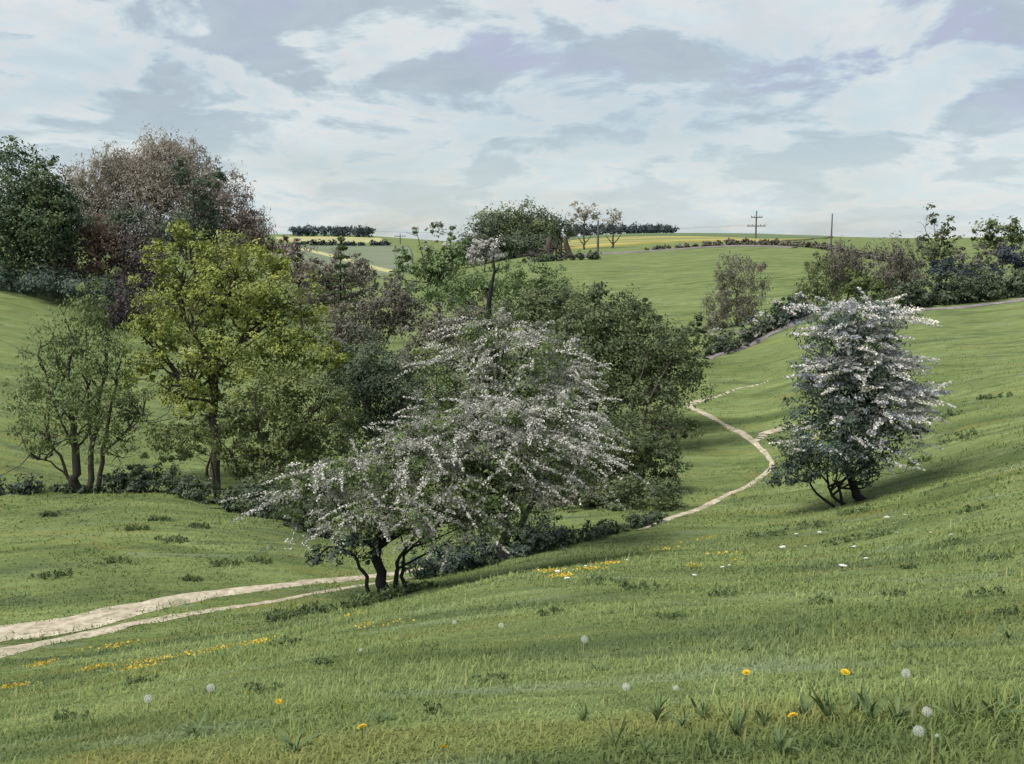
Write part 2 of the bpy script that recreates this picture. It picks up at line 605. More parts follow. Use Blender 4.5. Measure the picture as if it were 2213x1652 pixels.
def crown(parent, name, lw, Y, mat, k=3.0, leaf_px=4.0, aspect=0.5, up=0.35, spread=1.0, droop=0.0,
          origin=(0, 0, 0), cl=0.22, per=38, inner=0.35, rough=0.18, grow=(0, 0, 0), tint_bias=0.0, floor=True, flat=0.7):
    px = Y / 995.0
    Lm = leaf_px * px * 0.72
    area = sum(math.pi * r[0] * r[2] for _, r in lw)
    n = int(max(60, k * area / (aspect * 0.5 * Lm * Lm * 1.6)))
    k_min = 16 * len(lw)
    n_cl = max(k_min, n // per)
    n = max(n, n_cl * 8)
    cc, dd, Rr, idx = crown_points(lw, n_cl, inner, rough)
    ctint = np.clip(rng.normal(0.45 + tint_bias, 0.22, n_cl), 0, 1)
    which = rng.integers(0, n_cl, n)
    rad = (Rr[which].mean(1) * cl * rng.uniform(0.5, 1.4, n_cl)[which])[:, None]
    off = rng.normal(size=(n, 3)) * rad * 0.6
    off[:, 2] *= flat
    pos = cc[which] + off
    out = dd[which] * 0.8 + np.asarray(grow)
    tint = np.clip(ctint[which] * 0.75 + 0.25 * rng.random(n) + rng.normal(0, 0.06, n), 0, 1)
    size = Lm * rng.uniform(0.6, 1.45, n)
    if floor:
        g = terrain(pos[:, 0], pos[:, 1])
        keep = pos[:, 2] > g + 0.02
        pos, out, tint, size = pos[keep], out[keep], tint[keep], size[keep]
    # leaves on a clump turn their blades outward and up to the light
    face = dd[which] * 0.9 + off / (rad + 1e-6) * 0.5 + np.array([0, 0, 0.5])
    if floor:
        face = face[keep]
    v, f, t = leaf_cards(pos, out, size, tint, aspect, up, spread, droop, face)
    v = v - np.asarray(tuple(origin))
    o = link(name, mesh_from(name, v, f, mat, t), parent)
    o['kind'] = 'stuff'
    return o, cc


def sprays(parent, name, lw, Y, mat, n=120, length=(0.5, 1.2), per=34, leaf_px=2.6, origin=(0, 0, 0),
           top=0.25, sag=0.35, bias=(0, 0, 0), tint_bias=0.1, width=0.05):
    """arching flowering twigs: small petals strung along each arc"""
    cc, dd, Rr, idx = crown_points(lw, n * 4, 0.8, 0.06)
    sc = dd[:, 2] + dd[:, 0] * bias[0] + dd[:, 1] * bias[1]
    ordr = np.argsort(-(sc + rng.normal(0, top + 0.3, len(sc))))[:n]
    px = Y / 995.0
    P, O, T, S = [], [], [], []
    for i in ordr:
        d = dd[i].copy()
        d[2] = d[2] * 0.25 + 0.05
        d += rng.normal(0, 0.35, 3) * np.array([1, 1, 0.3])
        d /= np.linalg.norm(d) + 1e-9
        L = rng.uniform(*length)
        m = int(per * L / np.mean(length))
        t = np.sort(rng.random(m))
        pts = cc[i] + d * (L * (t - 0.35))[:, None]
        pts[:, 2] -= sag * L * t ** 2
        pts += rng.normal(0, width, (m, 3)) * (1.2 - t)[:, None] * np.array([1, 1, 0.6])
        P.append(pts)
        O.append(np.repeat(d[None] * 0.8, m, 0))
        T.append(np.clip(rng.normal(0.5 + tint_bias, 0.2) + rng.normal(0, 0.15, m), 0, 1))
        S.append(leaf_px * px * rng.uniform(0.6, 1.5, m))
    pos = np.concatenate(P)
    v, f, t = leaf_cards(pos, np.concatenate(O), np.concatenate(S), np.concatenate(T), 0.6, 0.5, 0.8)
    v = v - np.asarray(tuple(origin))
    o = link(name, mesh_from(name, v, f, mat, t), parent)
    o['kind'] = 'stuff'
    return o


def tree(name, label, cat, u, Y, lobes, mat, k=3.0, leaf_px=4.0, stems=None, r0=None, bark='bark', limbs=10,
         group=None, blossom=None, extra=None, foliage='crown', base=None, **kw):
    """tapered trunk with limbs reaching into a crown of leaf clumps"""
    b = base if base is not None else stand(u, Y)
    root = empty(name, b)
    tag(root, label, cat, group)
    lw = lobe_world(lobes, Y)
    top = max(c[2] + r[2] for c, r in lw)
    H = max(0.5, top - b.z)
    if r0 is None:
        r0 = max(0.05, H * 0.022)
    T = Tubes()
    ends = []
    if stems is None:
        cen = np.mean([c for c, r in lw], axis=0)
        p1 = np.array([b.x * 0.5 + cen[0] * 0.5, b.y, b.z + 0.5 * H])
        pts = T.limb((b.x, b.y, b.z - 0.15), p1, r0, r0 * 0.5, 0.04, 7, 7)
        ends.append(pts)
    else:
        for si, s in enumerate(stems):
            rr = s[0]
            P = [at(uu, vv, Y + (dd[0] if dd else 0.0)) for uu, vv, *dd in s[1]]
            if s[0] > 0 and len(s) > 2 and s[2] == 'ground':
                P[0].z = tz(P[0].x, P[0].y) - 0.1
            arr = np.array([tuple(p) for p in P])
            t = np.linspace(0, 1, len(arr))
            tt = np.linspace(0, 1, len(arr) * 3)
            sm = np.stack([np.interp(tt, t, arr[:, q]) for q in range(3)], 1)
            sm[1:-1] += rng.normal(0, rr * 0.35, sm[1:-1].shape)
            T.add(sm, rr * (1 - 0.7 * tt ** 0.9), 7)
            ends.append(sm)
    _, cc, *_ = 0, *crown_points(lw, max(limbs, 1), 0.2, 0.05)
    for c in cc[:limbs]:
        cand = np.concatenate([e[len(e) // 3:] for e in ends])
        cost = np.linalg.norm(cand - c, axis=1) + 1.5 * np.maximum(0, cand[:, 2] - c[2] + 0.12 * H) + rng.uniform(0, 0.12 * H, len(cand))
        q = cand[np.argmin(cost)]
        if np.linalg.norm(c - q) > 0.5 * H:
            continue
        mid = T.limb(q, c, r0 * 0.32, r0 * 0.06, 0.08, 6, 5)
        for _ in range(2):
            j = rng.integers(2, 5)
            d = rng.normal(0, 1, 3) * np.array([1, 1, 0.6]) + (c - q) / (np.linalg.norm(c - q) + 1e-6) * 0.8
            T.limb(mid[j], mid[j] + d * H * 0.09, r0 * 0.14, r0 * 0.035, 0.1, 4, 4)
    T.build('trunk', M[bark], root, b)
    crown(root, foliage, lw, Y, M[mat], k, leaf_px, origin=b, **kw)
    for ex in extra or []:
        ex = dict(ex)
        crown(root, ex.pop('name', 'blossom'), lobe_world(ex.pop('lobes'), Y) if 'lobes' in ex else lw, Y, M[ex.pop('mat')], origin=b, **ex)
    if blossom:
        for bl in (blossom if isinstance(blossom, list) else [blossom]):
            bl = dict(bl)
            m = bl.pop('mat', 'blossom')
            L2 = bl.pop('lobes', None)
            sprays(root, 'blossom', lobe_world(L2, Y) if L2 else lw, Y, M[m], origin=b, **bl)
    return root


# ------------------------------------------------------------------ ground
def build_ground():
    front = np.radians(np.arange(-48, 48.001, 0.3))
    back = np.radians(np.arange(52, 308.1, 4.0))
    ang = np.concatenate([front, back])
    rad = np.concatenate([[0.6], np.geomspace(1.2, 700, 330), np.geomspace(740, 6000, 26)])
    A, RR = np.meshgrid(ang, rad)
    X, Y = (RR * np.sin(A)).ravel(), (RR * np.cos(A)).ravel()
    Z = terrain(X, Y)
    v = np.stack([X, Y, Z], 1)
    v = np.concatenate([v, [[0, 0, tz(0, 0)]]])
    na = len(ang)
    i = np.arange(len(rad) - 1)[:, None] * na
    j = np.arange(na)[None]
    j2 = (j + 1) % na
    q = np.stack([i + j, i + na + j, i + na + j2, i + j2], -1).reshape(-1, 4)
    c = len(v) - 1
    jj = np.arange(na)
    tri = np.stack([np.full(na, c), jj, (jj + 1) % na], 1)
    o = link('ground', mesh_from('ground', v, [q, tri], M['ground'], None, True))
    tag(o, 'rolling green meadow ground falling into a valley and rising beyond', 'meadow', kind='structure')


build_ground()


def resample(pts, step):
    pts = np.asarray([tuple(p)[:2] for p in pts], float)
    # Catmull-Rom through the points
    P = np.concatenate([[2 * pts[0] - pts[1]], pts, [2 * pts[-1] - pts[-2]]])
    out = []
    for i in range(1, len(P) - 2):
        m = max(2, int(np.linalg.norm(P[i + 1] - P[i]) / step))
        t = np.linspace(0, 1, m, endpoint=False)[:, None]
        a, b_, c_, d_ = P[i - 1], P[i], P[i + 1], P[i + 2]
        out.append(0.5 * ((2 * b_) + (-a + c_) * t + (2 * a - 5 * b_ + 4 * c_ - d_) * t ** 2 + (-a + 3 * b_ - 3 * c_ + d_) * t ** 3))
    return np.concatenate(out + [pts[-1:]])


PATHS = []


def ribbon(name, pts, width, mat, lift, label, cat, step=0.15, rag=0.3, crossn=7, breaks=0.0):
    """a strip laid on the ground with ragged, uneven edges"""
    c = resample(pts, step)
    n = len(c)
    tan = np.gradient(c, axis=0)
    tan /= np.linalg.norm(tan, axis=1)[:, None] + 1e-9
    nor = np.stack([-tan[:, 1], tan[:, 0]], 1)
    wv = np.interp(np.linspace(0, 1, n), np.linspace(0, 1, len(width)), width)

    def wob(s):
        m = max(4, int(n / s))
        return np.interp(np.arange(n), np.linspace(0, n - 1, m), rng.normal(0, 1, m))
    if name == 'path':
        PATHS.append((c, wv))
    le = wv * 0.5 * np.clip(1 + rag * (wob(14) + 0.6 * wob(4)), 0.12, 2)
    ri = wv * 0.5 * np.clip(1 + rag * (wob(14) + 0.6 * wob(4)), 0.12, 2)
    s = np.linspace(-1, 1, crossn)
    half = np.where(s[None] < 0, le[:, None], ri[:, None])
    X = c[:, None, 0] + nor[:, None, 0] * half * s
    Y = c[:, None, 1] + nor[:, None, 1] * half * s
    Z = terrain(X.ravel(), Y.ravel()).reshape(X.shape) + lift * (1 - 0.85 * np.abs(s) ** 4)[None] + rng.normal(0, 0.006, X.shape)
    v = np.stack([X, Y, Z], -1).reshape(-1, 3)
    i = np.arange(n - 1)[:, None] * crossn
    j = np.arange(crossn - 1)[None]
    q = np.stack([i + j, i + crossn + j, i + crossn + j + 1, i + j + 1], -1)
    if breaks > 0:
        keep = rng.random(n - 1) > breaks * np.clip(0.5 + 0.6 * wob(6)[:-1], 0, 1)
        q = q[keep]
    q = q.reshape(-1, 4)
    o = link(name, mesh_from(name, v, q, mat, None, True))
    return tag(o, label, cat, kind='structure')


ribbon('path', [sight(u, v) for u, v in [(-150, 1405), (0, 1368), (150, 1350), (300, 1312), (420, 1288), (560, 1272), (700, 1257), (830, 1244), (960, 1222)]],
       [1.35, 1.25, 0.9, 0.62, 0.5, 0.45], M['chalk'], 0.035, 'upper wheel track of the pale chalk path below the front hawthorn', 'path', rag=0.28)
ribbon('path', [sight(u, v) for u, v in [(-150, 1440), (0, 1405), (150, 1378), (300, 1345), (450, 1320), (590, 1300), (640, 1290), (800, 1263), (900, 1248)]],
       [0.8, 0.75, 0.6, 0.3, 0.16, 0.22, 0.15], M['chalk'], 0.03, 'lower broken wheel track of the pale chalk path', 'path', rag=0.75)
ribbon('path', [sight(u, v) for u, v in [(1380, 1148), (1465, 1115), (1560, 1075), (1630, 1040), (1668, 1010), (1655, 980), (1600, 935), (1530, 898), (1488, 878)]],
       [0.28, 0.32, 0.34, 0.36, 0.34, 0.36, 0.4], M['chalk'], 0.04, 'thin chalk path bending in the valley left of the right hawthorn', 'path', rag=0.3)
ribbon('path', [sight(u, v) for u, v in [(1485, 878), (1530, 862), (1600, 840), (1660, 824)]],
       [0.5, 0.3, 0.2, 0.12], M['chalk'], 0.04, 'faint chalk track climbing from the path bend towards the hedge', 'path', rag=0.5, breaks=0.3)
ribbon('path', [sight(u, v) for u, v in [(1625, 955), (1690, 925), (1760, 905)]],
       [0.25, 0.7, 0.3], M['chalk'], 0.04, 'worn chalky patch beside the right hawthorn', 'path', rag=0.5, breaks=0.35)


def field(name, corners, mat, lift, label, cat, nu=60, nv=14):
    """a crop standing on the land: a sheet with a real edge"""
    c = [np.array([p.x, p.y]) for p in corners]
    s, t = np.meshgrid(np.linspace(0, 1, nu), np.linspace(0, 1, nv))
    s, t = s.ravel()[:, None], t.ravel()[:, None]
    xy = (c[0] * (1 - s) + c[1] * s) * (1 - t) + (c[3] * (1 - s) + c[2] * s) * t
    xy += np.stack([np.sin(s[:, 0] * 17 + t[:, 0] * 5), np.cos(s[:, 0] * 23 + 2)], 1) * 0.8
    z = terrain(xy[:, 0], xy[:, 1]) + lift
    v = np.stack([xy[:, 0], xy[:, 1], z], 1)
    i = np.arange(nv - 1)[:, None] * nu
    j = np.arange(nu - 1)[None]
    q = np.stack([i + j, i + j + 1, i + nu + j + 1, i + nu + j], -1).reshape(-1, 4)
    # skirt along all sides
    rim = np.concatenate([np.arange(nu), np.arange(1, nv) * nu + nu - 1, (nv - 1) * nu + np.arange(nu - 2, -1, -1), np.arange(nv - 2, 0, -1) * nu])
    low = v[rim].copy()
    low[:, 2] -= lift + 0.6
    b = len(v) + np.arange(len(rim))
    r2, b2 = np.roll(rim, -1), np.roll(b, -1)
    sk = np.stack([rim, b, b2, r2], 1)
    o = link(name, mesh_from(name, np.concatenate([v, low]), np.concatenate([q, sk]), mat))
    return tag(o, label, cat, kind='structure')


field('crop_field', [stand(1120, 262), stand(1700, 285), stand(1760, 350), stand(1150, 335)], M['rape'], 0.5,
      'yellow flowering crop field on the hilltop beside the copse', 'field')
field('crop_field', [stand(1180, 345), stand(1790, 360), stand(1800, 430), stand(1180, 430)], M['far_green'], 0.5,
      'green crop strip beyond the yellow field on the skyline', 'field')
field('crop_field', [stand(600, 300), stand(900, 275), stand(880, 420), stand(600, 420)], M['far_grey'], 0.4,
      'grey green far field under the left skyline woods', 'field')
field('crop_field', [stand(600, 450), stand(830, 450), stand(820, 500), stand(600, 500)], M['straw'], 0.5,
      'pale straw field strip below the distant left wood', 'field')

# ------------------------------------------------------------------ left wood
UPRIGHT = dict(grow=(0, 0, 0.9), spread=0.55, aspect=0.2, up=0.0, flat=1.2)
tree('evergreen_tree', 'tall dark evergreen with a knobbly top at the far left edge', 'tree', 25, 98,
     [(28, 345, 42, 40), (55, 400, 62, 55), (30, 450, 85, 70), (15, 540, 110, 95), (85, 470, 70, 70)], 'evergreen', 4.5, 4.5, cl=0.34, limbs=6)
tree('evergreen_tree', 'rounded dark evergreen with ochre flecks beside the tallest evergreen', 'tree', 120, 96,
     [(120, 425, 40, 42), (95, 400, 38, 38), (120, 480, 45, 55), (105, 355, 18, 16)], 'evergreen', 4.0, 4.5, cl=0.34, limbs=6, tint_bias=0.12)
tree('bare_tree', 'pale brown budding tree at the left shoulder of the wood', 'tree', 215, 118,
     [(215, 400, 62, 48), (180, 420, 45, 45), (240, 360, 38, 42), (210, 480, 80, 70)], 'bare', 2.8, 5.0, bark='bark_pale', limbs=22, **UPRIGHT)
tree('bare_tree', 'tallest brown budding tree with a domed feathery crown', 'tree', 345, 120,
     [(345, 365, 80, 58), (300, 390, 60, 60), (410, 375, 58, 62), (350, 450, 120, 80), (345, 330, 46, 26)], 'bare', 3.0, 5.0, bark='bark_pale', limbs=30, **UPRIGHT)
tree('bare_tree', 'reddish brown budding tree sloping down at the right of the wood', 'tree', 490, 116,
     [(470, 430, 56, 58), (510, 475, 48, 58), (555, 510, 34, 44), (490, 520, 80, 60), (585, 550, 28, 30)], 'bare_red', 2.8, 5.0, bark='bark_pale', limbs=24,
     blossom=dict(n=26, length=(0.7, 1.6), per=26, leaf_px=3.4, width=0.14, mat='blossom'), **UPRIGHT)
tree('ivy_tree', 'dark ivy clad tree standing before the domed brown tree', 'tree', 415, 108,
     [(435, 420, 30, 38), (470, 385, 22, 26), (388, 372, 20, 28), (400, 500, 48, 50), (350, 505, 36, 38), (445, 480, 34, 46)], 'dark', 3.6, 4.5, cl=0.36, limbs=14)
tree('ivy_tree', 'slim dark ivy clad trunk left of the domed brown tree', 'tree', 275, 106,
     [(265, 470, 28, 28), (250, 500, 30, 36), (290, 480, 26, 30)], 'dark', 3.2, 4.5, cl=0.36, limbs=10)
tree('rust_bush', 'rusty brown bushy tree low in the left wood', 'tree', 205, 99,
     [(205, 510, 40, 42), (235, 540, 42, 48), (190, 570, 52, 50), (150, 590, 40, 40)], 'rust', 3.6, 4.5, cl=0.3, limbs=8, grow=(0, 0, 0.5))
tree('dark_bush', 'dark green bush between the evergreens and rusty bush', 'tree', 160, 97,
     [(165, 475, 34, 34), (140, 520, 38, 44), (110, 570, 50, 50)], 'dark', 4.0, 4.5, cl=0.34, limbs=6)
tree('plum_bush', 'dusky plum coloured bush under the domed brown tree', 'tree', 310, 99,
     [(305, 545, 48, 52), (340, 590, 44, 50), (280, 600, 50, 46)], 'plum', 4.0, 4.5, cl=0.32, limbs=6)
tree('dark_bush', 'low dark bush at the foot of the left wood above the field', 'shrub', 130, 94,
     [(100, 610, 70, 26), (180, 622, 60, 26), (240, 640, 50, 26), (30, 600, 60, 30)], 'haw_dark', 4.0, 4.5, cl=0.36, limbs=4)
tree('dark_bush', 'near black bush behind the left side of the yellow tree', 'shrub', 290, 90,
     [(260, 660, 46, 40), (310, 650, 46, 44), (240, 690, 36, 30)], 'plum', 4.0, 4.5, cl=0.36, limbs=4)
tree('brown_bush', 'purple brown bush right of the yellow tree top', 'tree', 650, 92,
     [(640, 560, 34, 44), (668, 600, 40, 48), (620, 540, 24, 30), (690, 640, 46, 40)], 'bare_red', 3.4, 4.5, bark='bark', limbs=14, grow=(0, 0, 0.6), tint_bias=-0.1)

# ------------------------------------------------------------------ middle distance, left of centre
tree('brown_bush', 'grey brown bush at the foot of the small conifer', 'tree', 720, 80,
     [(715, 585, 46, 40), (770, 600, 32, 44), (690, 630, 50, 46), (745, 640, 60, 46)], 'greybrown', 3.6, 4.5, limbs=12, grow=(0, 0, 0.6))


def conifer(u, Y, v_top, half, label):
    b = stand(u, Y)
    root = tag(empty('conifer_tree', b), label, 'tree')
    top = at(u, v_top, Y).z
    H = top - b.z
    wb = half * Y / FD
    T = Tubes()
    T.limb((b.x, b.y, b.z - 0.1), (b.x, b.y, top), H * 0.018, 0.02, 0.005, 8, 6)
    P, O, S, Tn = [], [], [], []
    for tier in range(13):
        f = tier / 12.0
        z = b.z + H * (0.28 + 0.72 * f)
        rad = wb * (1 - f) ** 0.8 + 0.12
        for _ in range(7):
            a = rng.uniform(0, 6.28)
            rr = rad * rng.uniform(0.65, 1.15)
            end = np.array([b.x + math.cos(a) * rr, b.y + math.sin(a) * rr, z - 0.16 * rr + 0.1])
            T.limb((b.x, b.y, z), end, 0.035, 0.012, 0.02, 4, 4)
            m = 46
            t = rng.random(m) ** 0.7
            pts = np.array([b.x, b.y, z]) + (end - np.array([b.x, b.y, z])) * t[:, None]
            pts += rng.normal(0, 0.10, (m, 3)) * np.array([1, 1, 0.5])
            pts[:, 2] -= 0.06
            P.append(pts)
            O.append(np.repeat((end - np.array([b.x, b.y, z]))[None], m, 0))
            S.append(rng.uniform(0.16, 0.38, m))
            Tn.append(np.clip(rng.normal(0.4, 0.2) + rng.normal(0, 0.1, m), 0, 1))
    T.build('trunk', M['bark_dark'], root, b)
    v, f, t = leaf_cards(np.concatenate(P), np.concatenate(O), np.concatenate(S), np.concatenate(Tn), 0.35, 0.3, 0.35, 0.2)
    link('crown', mesh_from('crown', v - np.array(tuple(b)), f, M['thicket'], t), root)['kind'] = 'stuff'


conifer(745, 76, 517, 46, 'small dark conifer with drooping tiers left of centre')
tree('thicket_tree', 'dark brown bushy tree in the hollow left of the rear hawthorn', 'tree', 790, 62,
     [(790, 700, 80, 52), (850, 650, 52, 48), (740, 740, 60, 60), (880, 690, 50, 46)], 'greybrown', 3.8, 4.5, limbs=12, grow=(0, 0, 0.4), tint_bias=-0.12)
tree('thicket_tree', 'dark green thicket tree between the yellow tree and hawthorns', 'tree', 800, 50,
     [(790, 790, 78, 66), (770, 870, 80, 66), (860, 840, 84, 70), (880, 920, 90, 64), (820, 950, 80, 60), (730, 800, 40, 50)], 'dark', 4.0, 4.5, limbs=18, stems=[
         (0.16, [(800, 1050), (805, 960), (800, 860), (795, 780)], 'ground'), (0.11, [(840, 1050), (850, 940), (870, 860)], 'ground')])
tree('green_bush', 'fresh green bush with blossom tipped stalks left of the copse', 'tree', 950, 92,
     [(960, 570, 46, 50), (870, 560, 22, 28), (920, 580, 40, 36), (950, 630, 70, 44), (985, 545, 28, 28), (905, 505, 13, 16), (937, 490, 13, 14), (970, 497, 11, 18)],
     'fresh', 3.4, 4.5, limbs=22, grow=(0, 0, 0.5), blossom=dict(n=14, length=(0.4, 0.8), per=20, leaf_px=3, width=0.1, lobes=[(905, 503, 12, 14), (937, 488, 12, 12), (930, 540, 40, 20)]))
tree('brown_bush', 'small round brown bush on the grass below the far field', 'shrub', 800, 100,
     [(790, 595, 26, 20), (830, 610, 22, 18)], 'greybrown', 3.4, 4.5, limbs=6)
tree('green_bush', 'broad soft green bush in front of the sloping field centre', 'tree', 1090, 84,
     [(1080, 615, 90, 36), (1150, 600, 60, 36), (1010, 640, 60, 40), (1190, 640, 60, 36)], 'fresh', 3.6, 4.5, limbs=12, grow=(0.3, 0, 0.5), tint_bias=-0.12)
tree('thicket_tree', 'grey brown twiggy tree behind the top of the rear hawthorn', 'tree', 985, 58,
     [(985, 710, 70, 48), (930, 740, 60, 56), (1040, 690, 60, 40), (900, 790, 50, 50)], 'greybrown', 3.6, 4.5, limbs=18, grow=(0, 0, 0.4))
tree('thicket_tree', 'deep green bushy tree right behind the hawthorn peak', 'tree', 1180, 64,
     [(1170, 660, 84, 40), (1230, 650, 60, 36), (1130, 690, 70, 44), (1210, 710, 70, 50)], 'thicket', 3.8, 4.5, limbs=12)


def dead_tree():
    b = stand(1064, 56)
    root = tag(empty('dead_tree', b), 'bare black dead stem rising above the rear hawthorn', 'tree')
    T = Tubes()
    s = [at(1056, 660, 56), at(1062, 620, 56), at(1069, 585, 56), at(1066, 560, 56), at(1069, 543, 56)]
    P = np.array([(b.x, b.y, b.z - 0.2)] + [tuple(p) for p in s])
    T.add(P, [0.17, 0.14, 0.11, 0.07, 0.05, 0.02], 7)
    T.build('trunk', M['bark_dark'], root, b)
    for k, (a, c, r) in enumerate([((1056, 655), (1043, 622), 0.09), ((1064, 605), (1079, 570), 0.06), ((1068, 590), (1062, 566), 0.04)]):
        B = Tubes()
        B.limb(at(a[0], a[1], 56), at(c[0], c[1], 56.3), r, 0.025, 0.05, 5, 6)
        B.build('branch', M['bark_dark'], root, b)


dead_tree()

# ------------------------------------------------------------------ centre thicket
tree('thicket_tree', 'large dark olive tree right of the rear hawthorn', 'tree', 1285, 54,
     [(1250, 690, 80, 52), (1330, 690, 90, 54), (1400, 750, 90, 60), (1290, 770, 120, 76), (1440, 800, 56, 52), (1350, 840, 110, 60), (1220, 760, 60, 60), (1490, 730, 34, 26), (1300, 630, 50, 24), (1380, 670, 44, 24)],
     'thicket', 3.8, 4.8, limbs=34, stems=[
         (0.26, [(1285, 960), (1283, 880), (1290, 800), (1300, 720)], 'ground'), (0.14, [(1290, 930), (1350, 850), (1400, 780)]), (0.12, [(1283, 900), (1230, 820), (1220, 740)])])
tree('thicket_tree', 'leaning olive tree with thin bent stems above the path', 'tree', 1400, 50,
     [(1450, 730, 60, 36), (1490, 790, 40, 40), (1430, 860, 80, 40), (1470, 930, 50, 34), (1390, 940, 66, 46), (1510, 700, 26, 18)],
     'thicket', 3.2, 4.8, limbs=20, stems=[(0.13, [(1400, 1000), (1390, 920), (1410, 850), (1450, 780)], 'ground'), (0.09, [(1380, 990), (1360, 900), (1390, 800)], 'ground')])
tree('thicket_bush', 'brown green bush where the path leaves the thicket', 'shrub', 1390, 41,
     [(1390, 1050, 76, 48), (1330, 1010, 70, 56), (1430, 1010, 50, 46), (1420, 960, 50, 40), (1340, 1090, 60, 36)], 'thicket', 3.8, 5, limbs=14)
tree('thicket_bush', 'olive brown bush at the path corner right of the hawthorns', 'shrub', 1400, 37.5,
     [(1400, 1075, 70, 42), (1340, 1080, 70, 50), (1280, 1095, 60, 50), (1445, 1080, 40, 32), (1220, 1120, 60, 44)], 'thicket', 4.0, 5, limbs=12, tint_bias=0.05)
tree('thicket_bush', 'dense dark green bush filling the gap behind the rear hawthorn', 'shrub', 1220, 40,
     [(1220, 1000, 90, 70), (1290, 1000, 70, 70), (1180, 1080, 80, 50), (1330, 940, 70, 60)], 'thicket', 3.8, 5, limbs=12)
tree('thicket_bush', 'deep green bush below the thin stems right of yellow tree', 'shrub', 690, 41,
     [(690, 960, 70, 56), (620, 990, 70, 44), (740, 1000, 66, 50), (540, 1000, 60, 36)], 'thicket', 3.2, 5, limbs=12, tint_bias=0.1)
tree('thicket_bush', 'fresh olive bush behind the yellow tree trunk', 'shrub', 450, 47,
     [(420, 930, 80, 44), (520, 920, 80, 44), (350, 950, 60, 34), (600, 930, 60, 40)], 'olive', 2.6, 5, limbs=12, tint_bias=0.2)
tree('thicket_bush', 'low brownish bush behind the right end of front hawthorn', 'shrub', 1270, 38,
     [(1270, 1060, 70, 46), (1210, 1100, 60, 40), (1300, 1110, 50, 34)], 'greybrown', 3.0, 5, limbs=10, tint_bias=0.05)
tree('thicket_bush', 'dark green undergrowth behind the two hawthorns', 'shrub', 1120, 44,
     [(1100, 980, 120, 60), (1000, 960, 90, 60), (1220, 960, 80, 66), (1150, 860, 100, 70)], 'hawthorn', 3.4, 5, limbs=10, tint_bias=-0.1)

# ------------------------------------------------------------------ left middle trees
tree('yellow_tree', 'large yellow green tree in fresh leaf left of centre', 'tree', 465, 44,
     [(520, 545, 84, 48), (430, 545, 60, 50), (390, 620, 84, 60), (560, 620, 96, 70), (470, 660, 120, 70), (640, 720, 74, 66), (340, 715, 66, 60),
      (580, 760, 120, 66), (430, 790, 100, 60), (310, 790, 56, 40), (700, 780, 56, 50), (390, 500, 34, 34), (640, 660, 60, 50), (420, 860, 90, 40), (560, 840, 100, 44), (345, 560, 26, 40), (295, 690, 26, 36), (725, 760, 36, 34), (600, 560, 50, 34)],
     'yellow', 2.9, 4.8, limbs=60, cl=0.2, per=60, inner=0.3, tint_bias=0.1, rough=0.22, stems=[
         (0.24, [(462, 975), (464, 900), (470, 820), (478, 740), (490, 650)], 'ground'),
         (0.09, [(466, 862), (440, 848), (410, 838), (385, 815)]), (0.10, [(466, 905), (520, 890), (600, 876)]),
         (0.09, [(470, 830), (440, 760), (400, 690)]), (0.10, [(472, 800), (530, 720), (570, 640)])])
tree('green_tree', 'green spreading tree with thin dark forked stems right of yellow tree', 'tree', 590, 39,
     [(660, 860, 90, 60), (580, 850, 80, 56), (720, 890, 50, 60), (520, 900, 70, 44), (640, 930, 80, 50), (600, 990, 70, 36)],
     'olive', 2.5, 5.2, limbs=26, tint_bias=0.2, stems=[
         (0.075, [(572, 1050), (572, 980), (550, 900), (546, 840)], 'ground'), (0.12, [(592, 1060), (610, 985), (650, 930), (690, 880)], 'ground'),
         (0.05, [(612, 985), (660, 950), (710, 915)]), (0.05, [(578, 985), (530, 985), (500, 990)])])
tree('willow_tree', 'pale green multi stemmed tree with upright sprays on the meadow ridge', 'tree', 172, 37,
     [(100, 790, 56, 90), (180, 740, 60, 90), (240, 800, 52, 96), (60, 880, 48, 60), (270, 900, 56, 60), (170, 880, 90, 80), (200, 670, 36, 50), (90, 960, 50, 34), (250, 970, 50, 40)],
     'willow', 1.8, 5.4, limbs=40, cl=0.26, stems=[
         (0.19, [(172, 1060), (162, 980), (155, 880), (150, 770)], 'ground'), (0.13, [(190, 1058), (198, 960), (215, 860), (235, 740)], 'ground'),
         (0.11, [(206, 1058), (222, 980), (240, 880), (262, 780)], 'ground'), (0.08, [(160, 1050), (130, 985), (80, 930)], 'ground'), (0.05, [(160, 1040), (110, 1000), (60, 985)]),
         (0.05, [(162, 980), (120, 880), (90, 780)]), (0.05, [(198, 960), (190, 840), (185, 700)]), (0.05, [(222, 980), (280, 930), (310, 900)])],
     grow=(0, 0, 1.0), spread=0.55, aspect=0.34)
tree('green_bush', 'olive green bush under the yellow tree', 'shrub', 470, 40,
     [(440, 960, 60, 34), (520, 985, 60, 34), (380, 980, 50, 26)], 'olive', 2.8, 5, limbs=8, tint_bias=0.1)
tree('green_bush', 'green bush at the left end of the front hawthorn', 'shrub', 640, 35,
     [(620, 1050, 60, 40), (560, 1060, 46, 34), (680, 1070, 50, 40)], 'thicket', 3.0, 5, limbs=8, tint_bias=0.1)


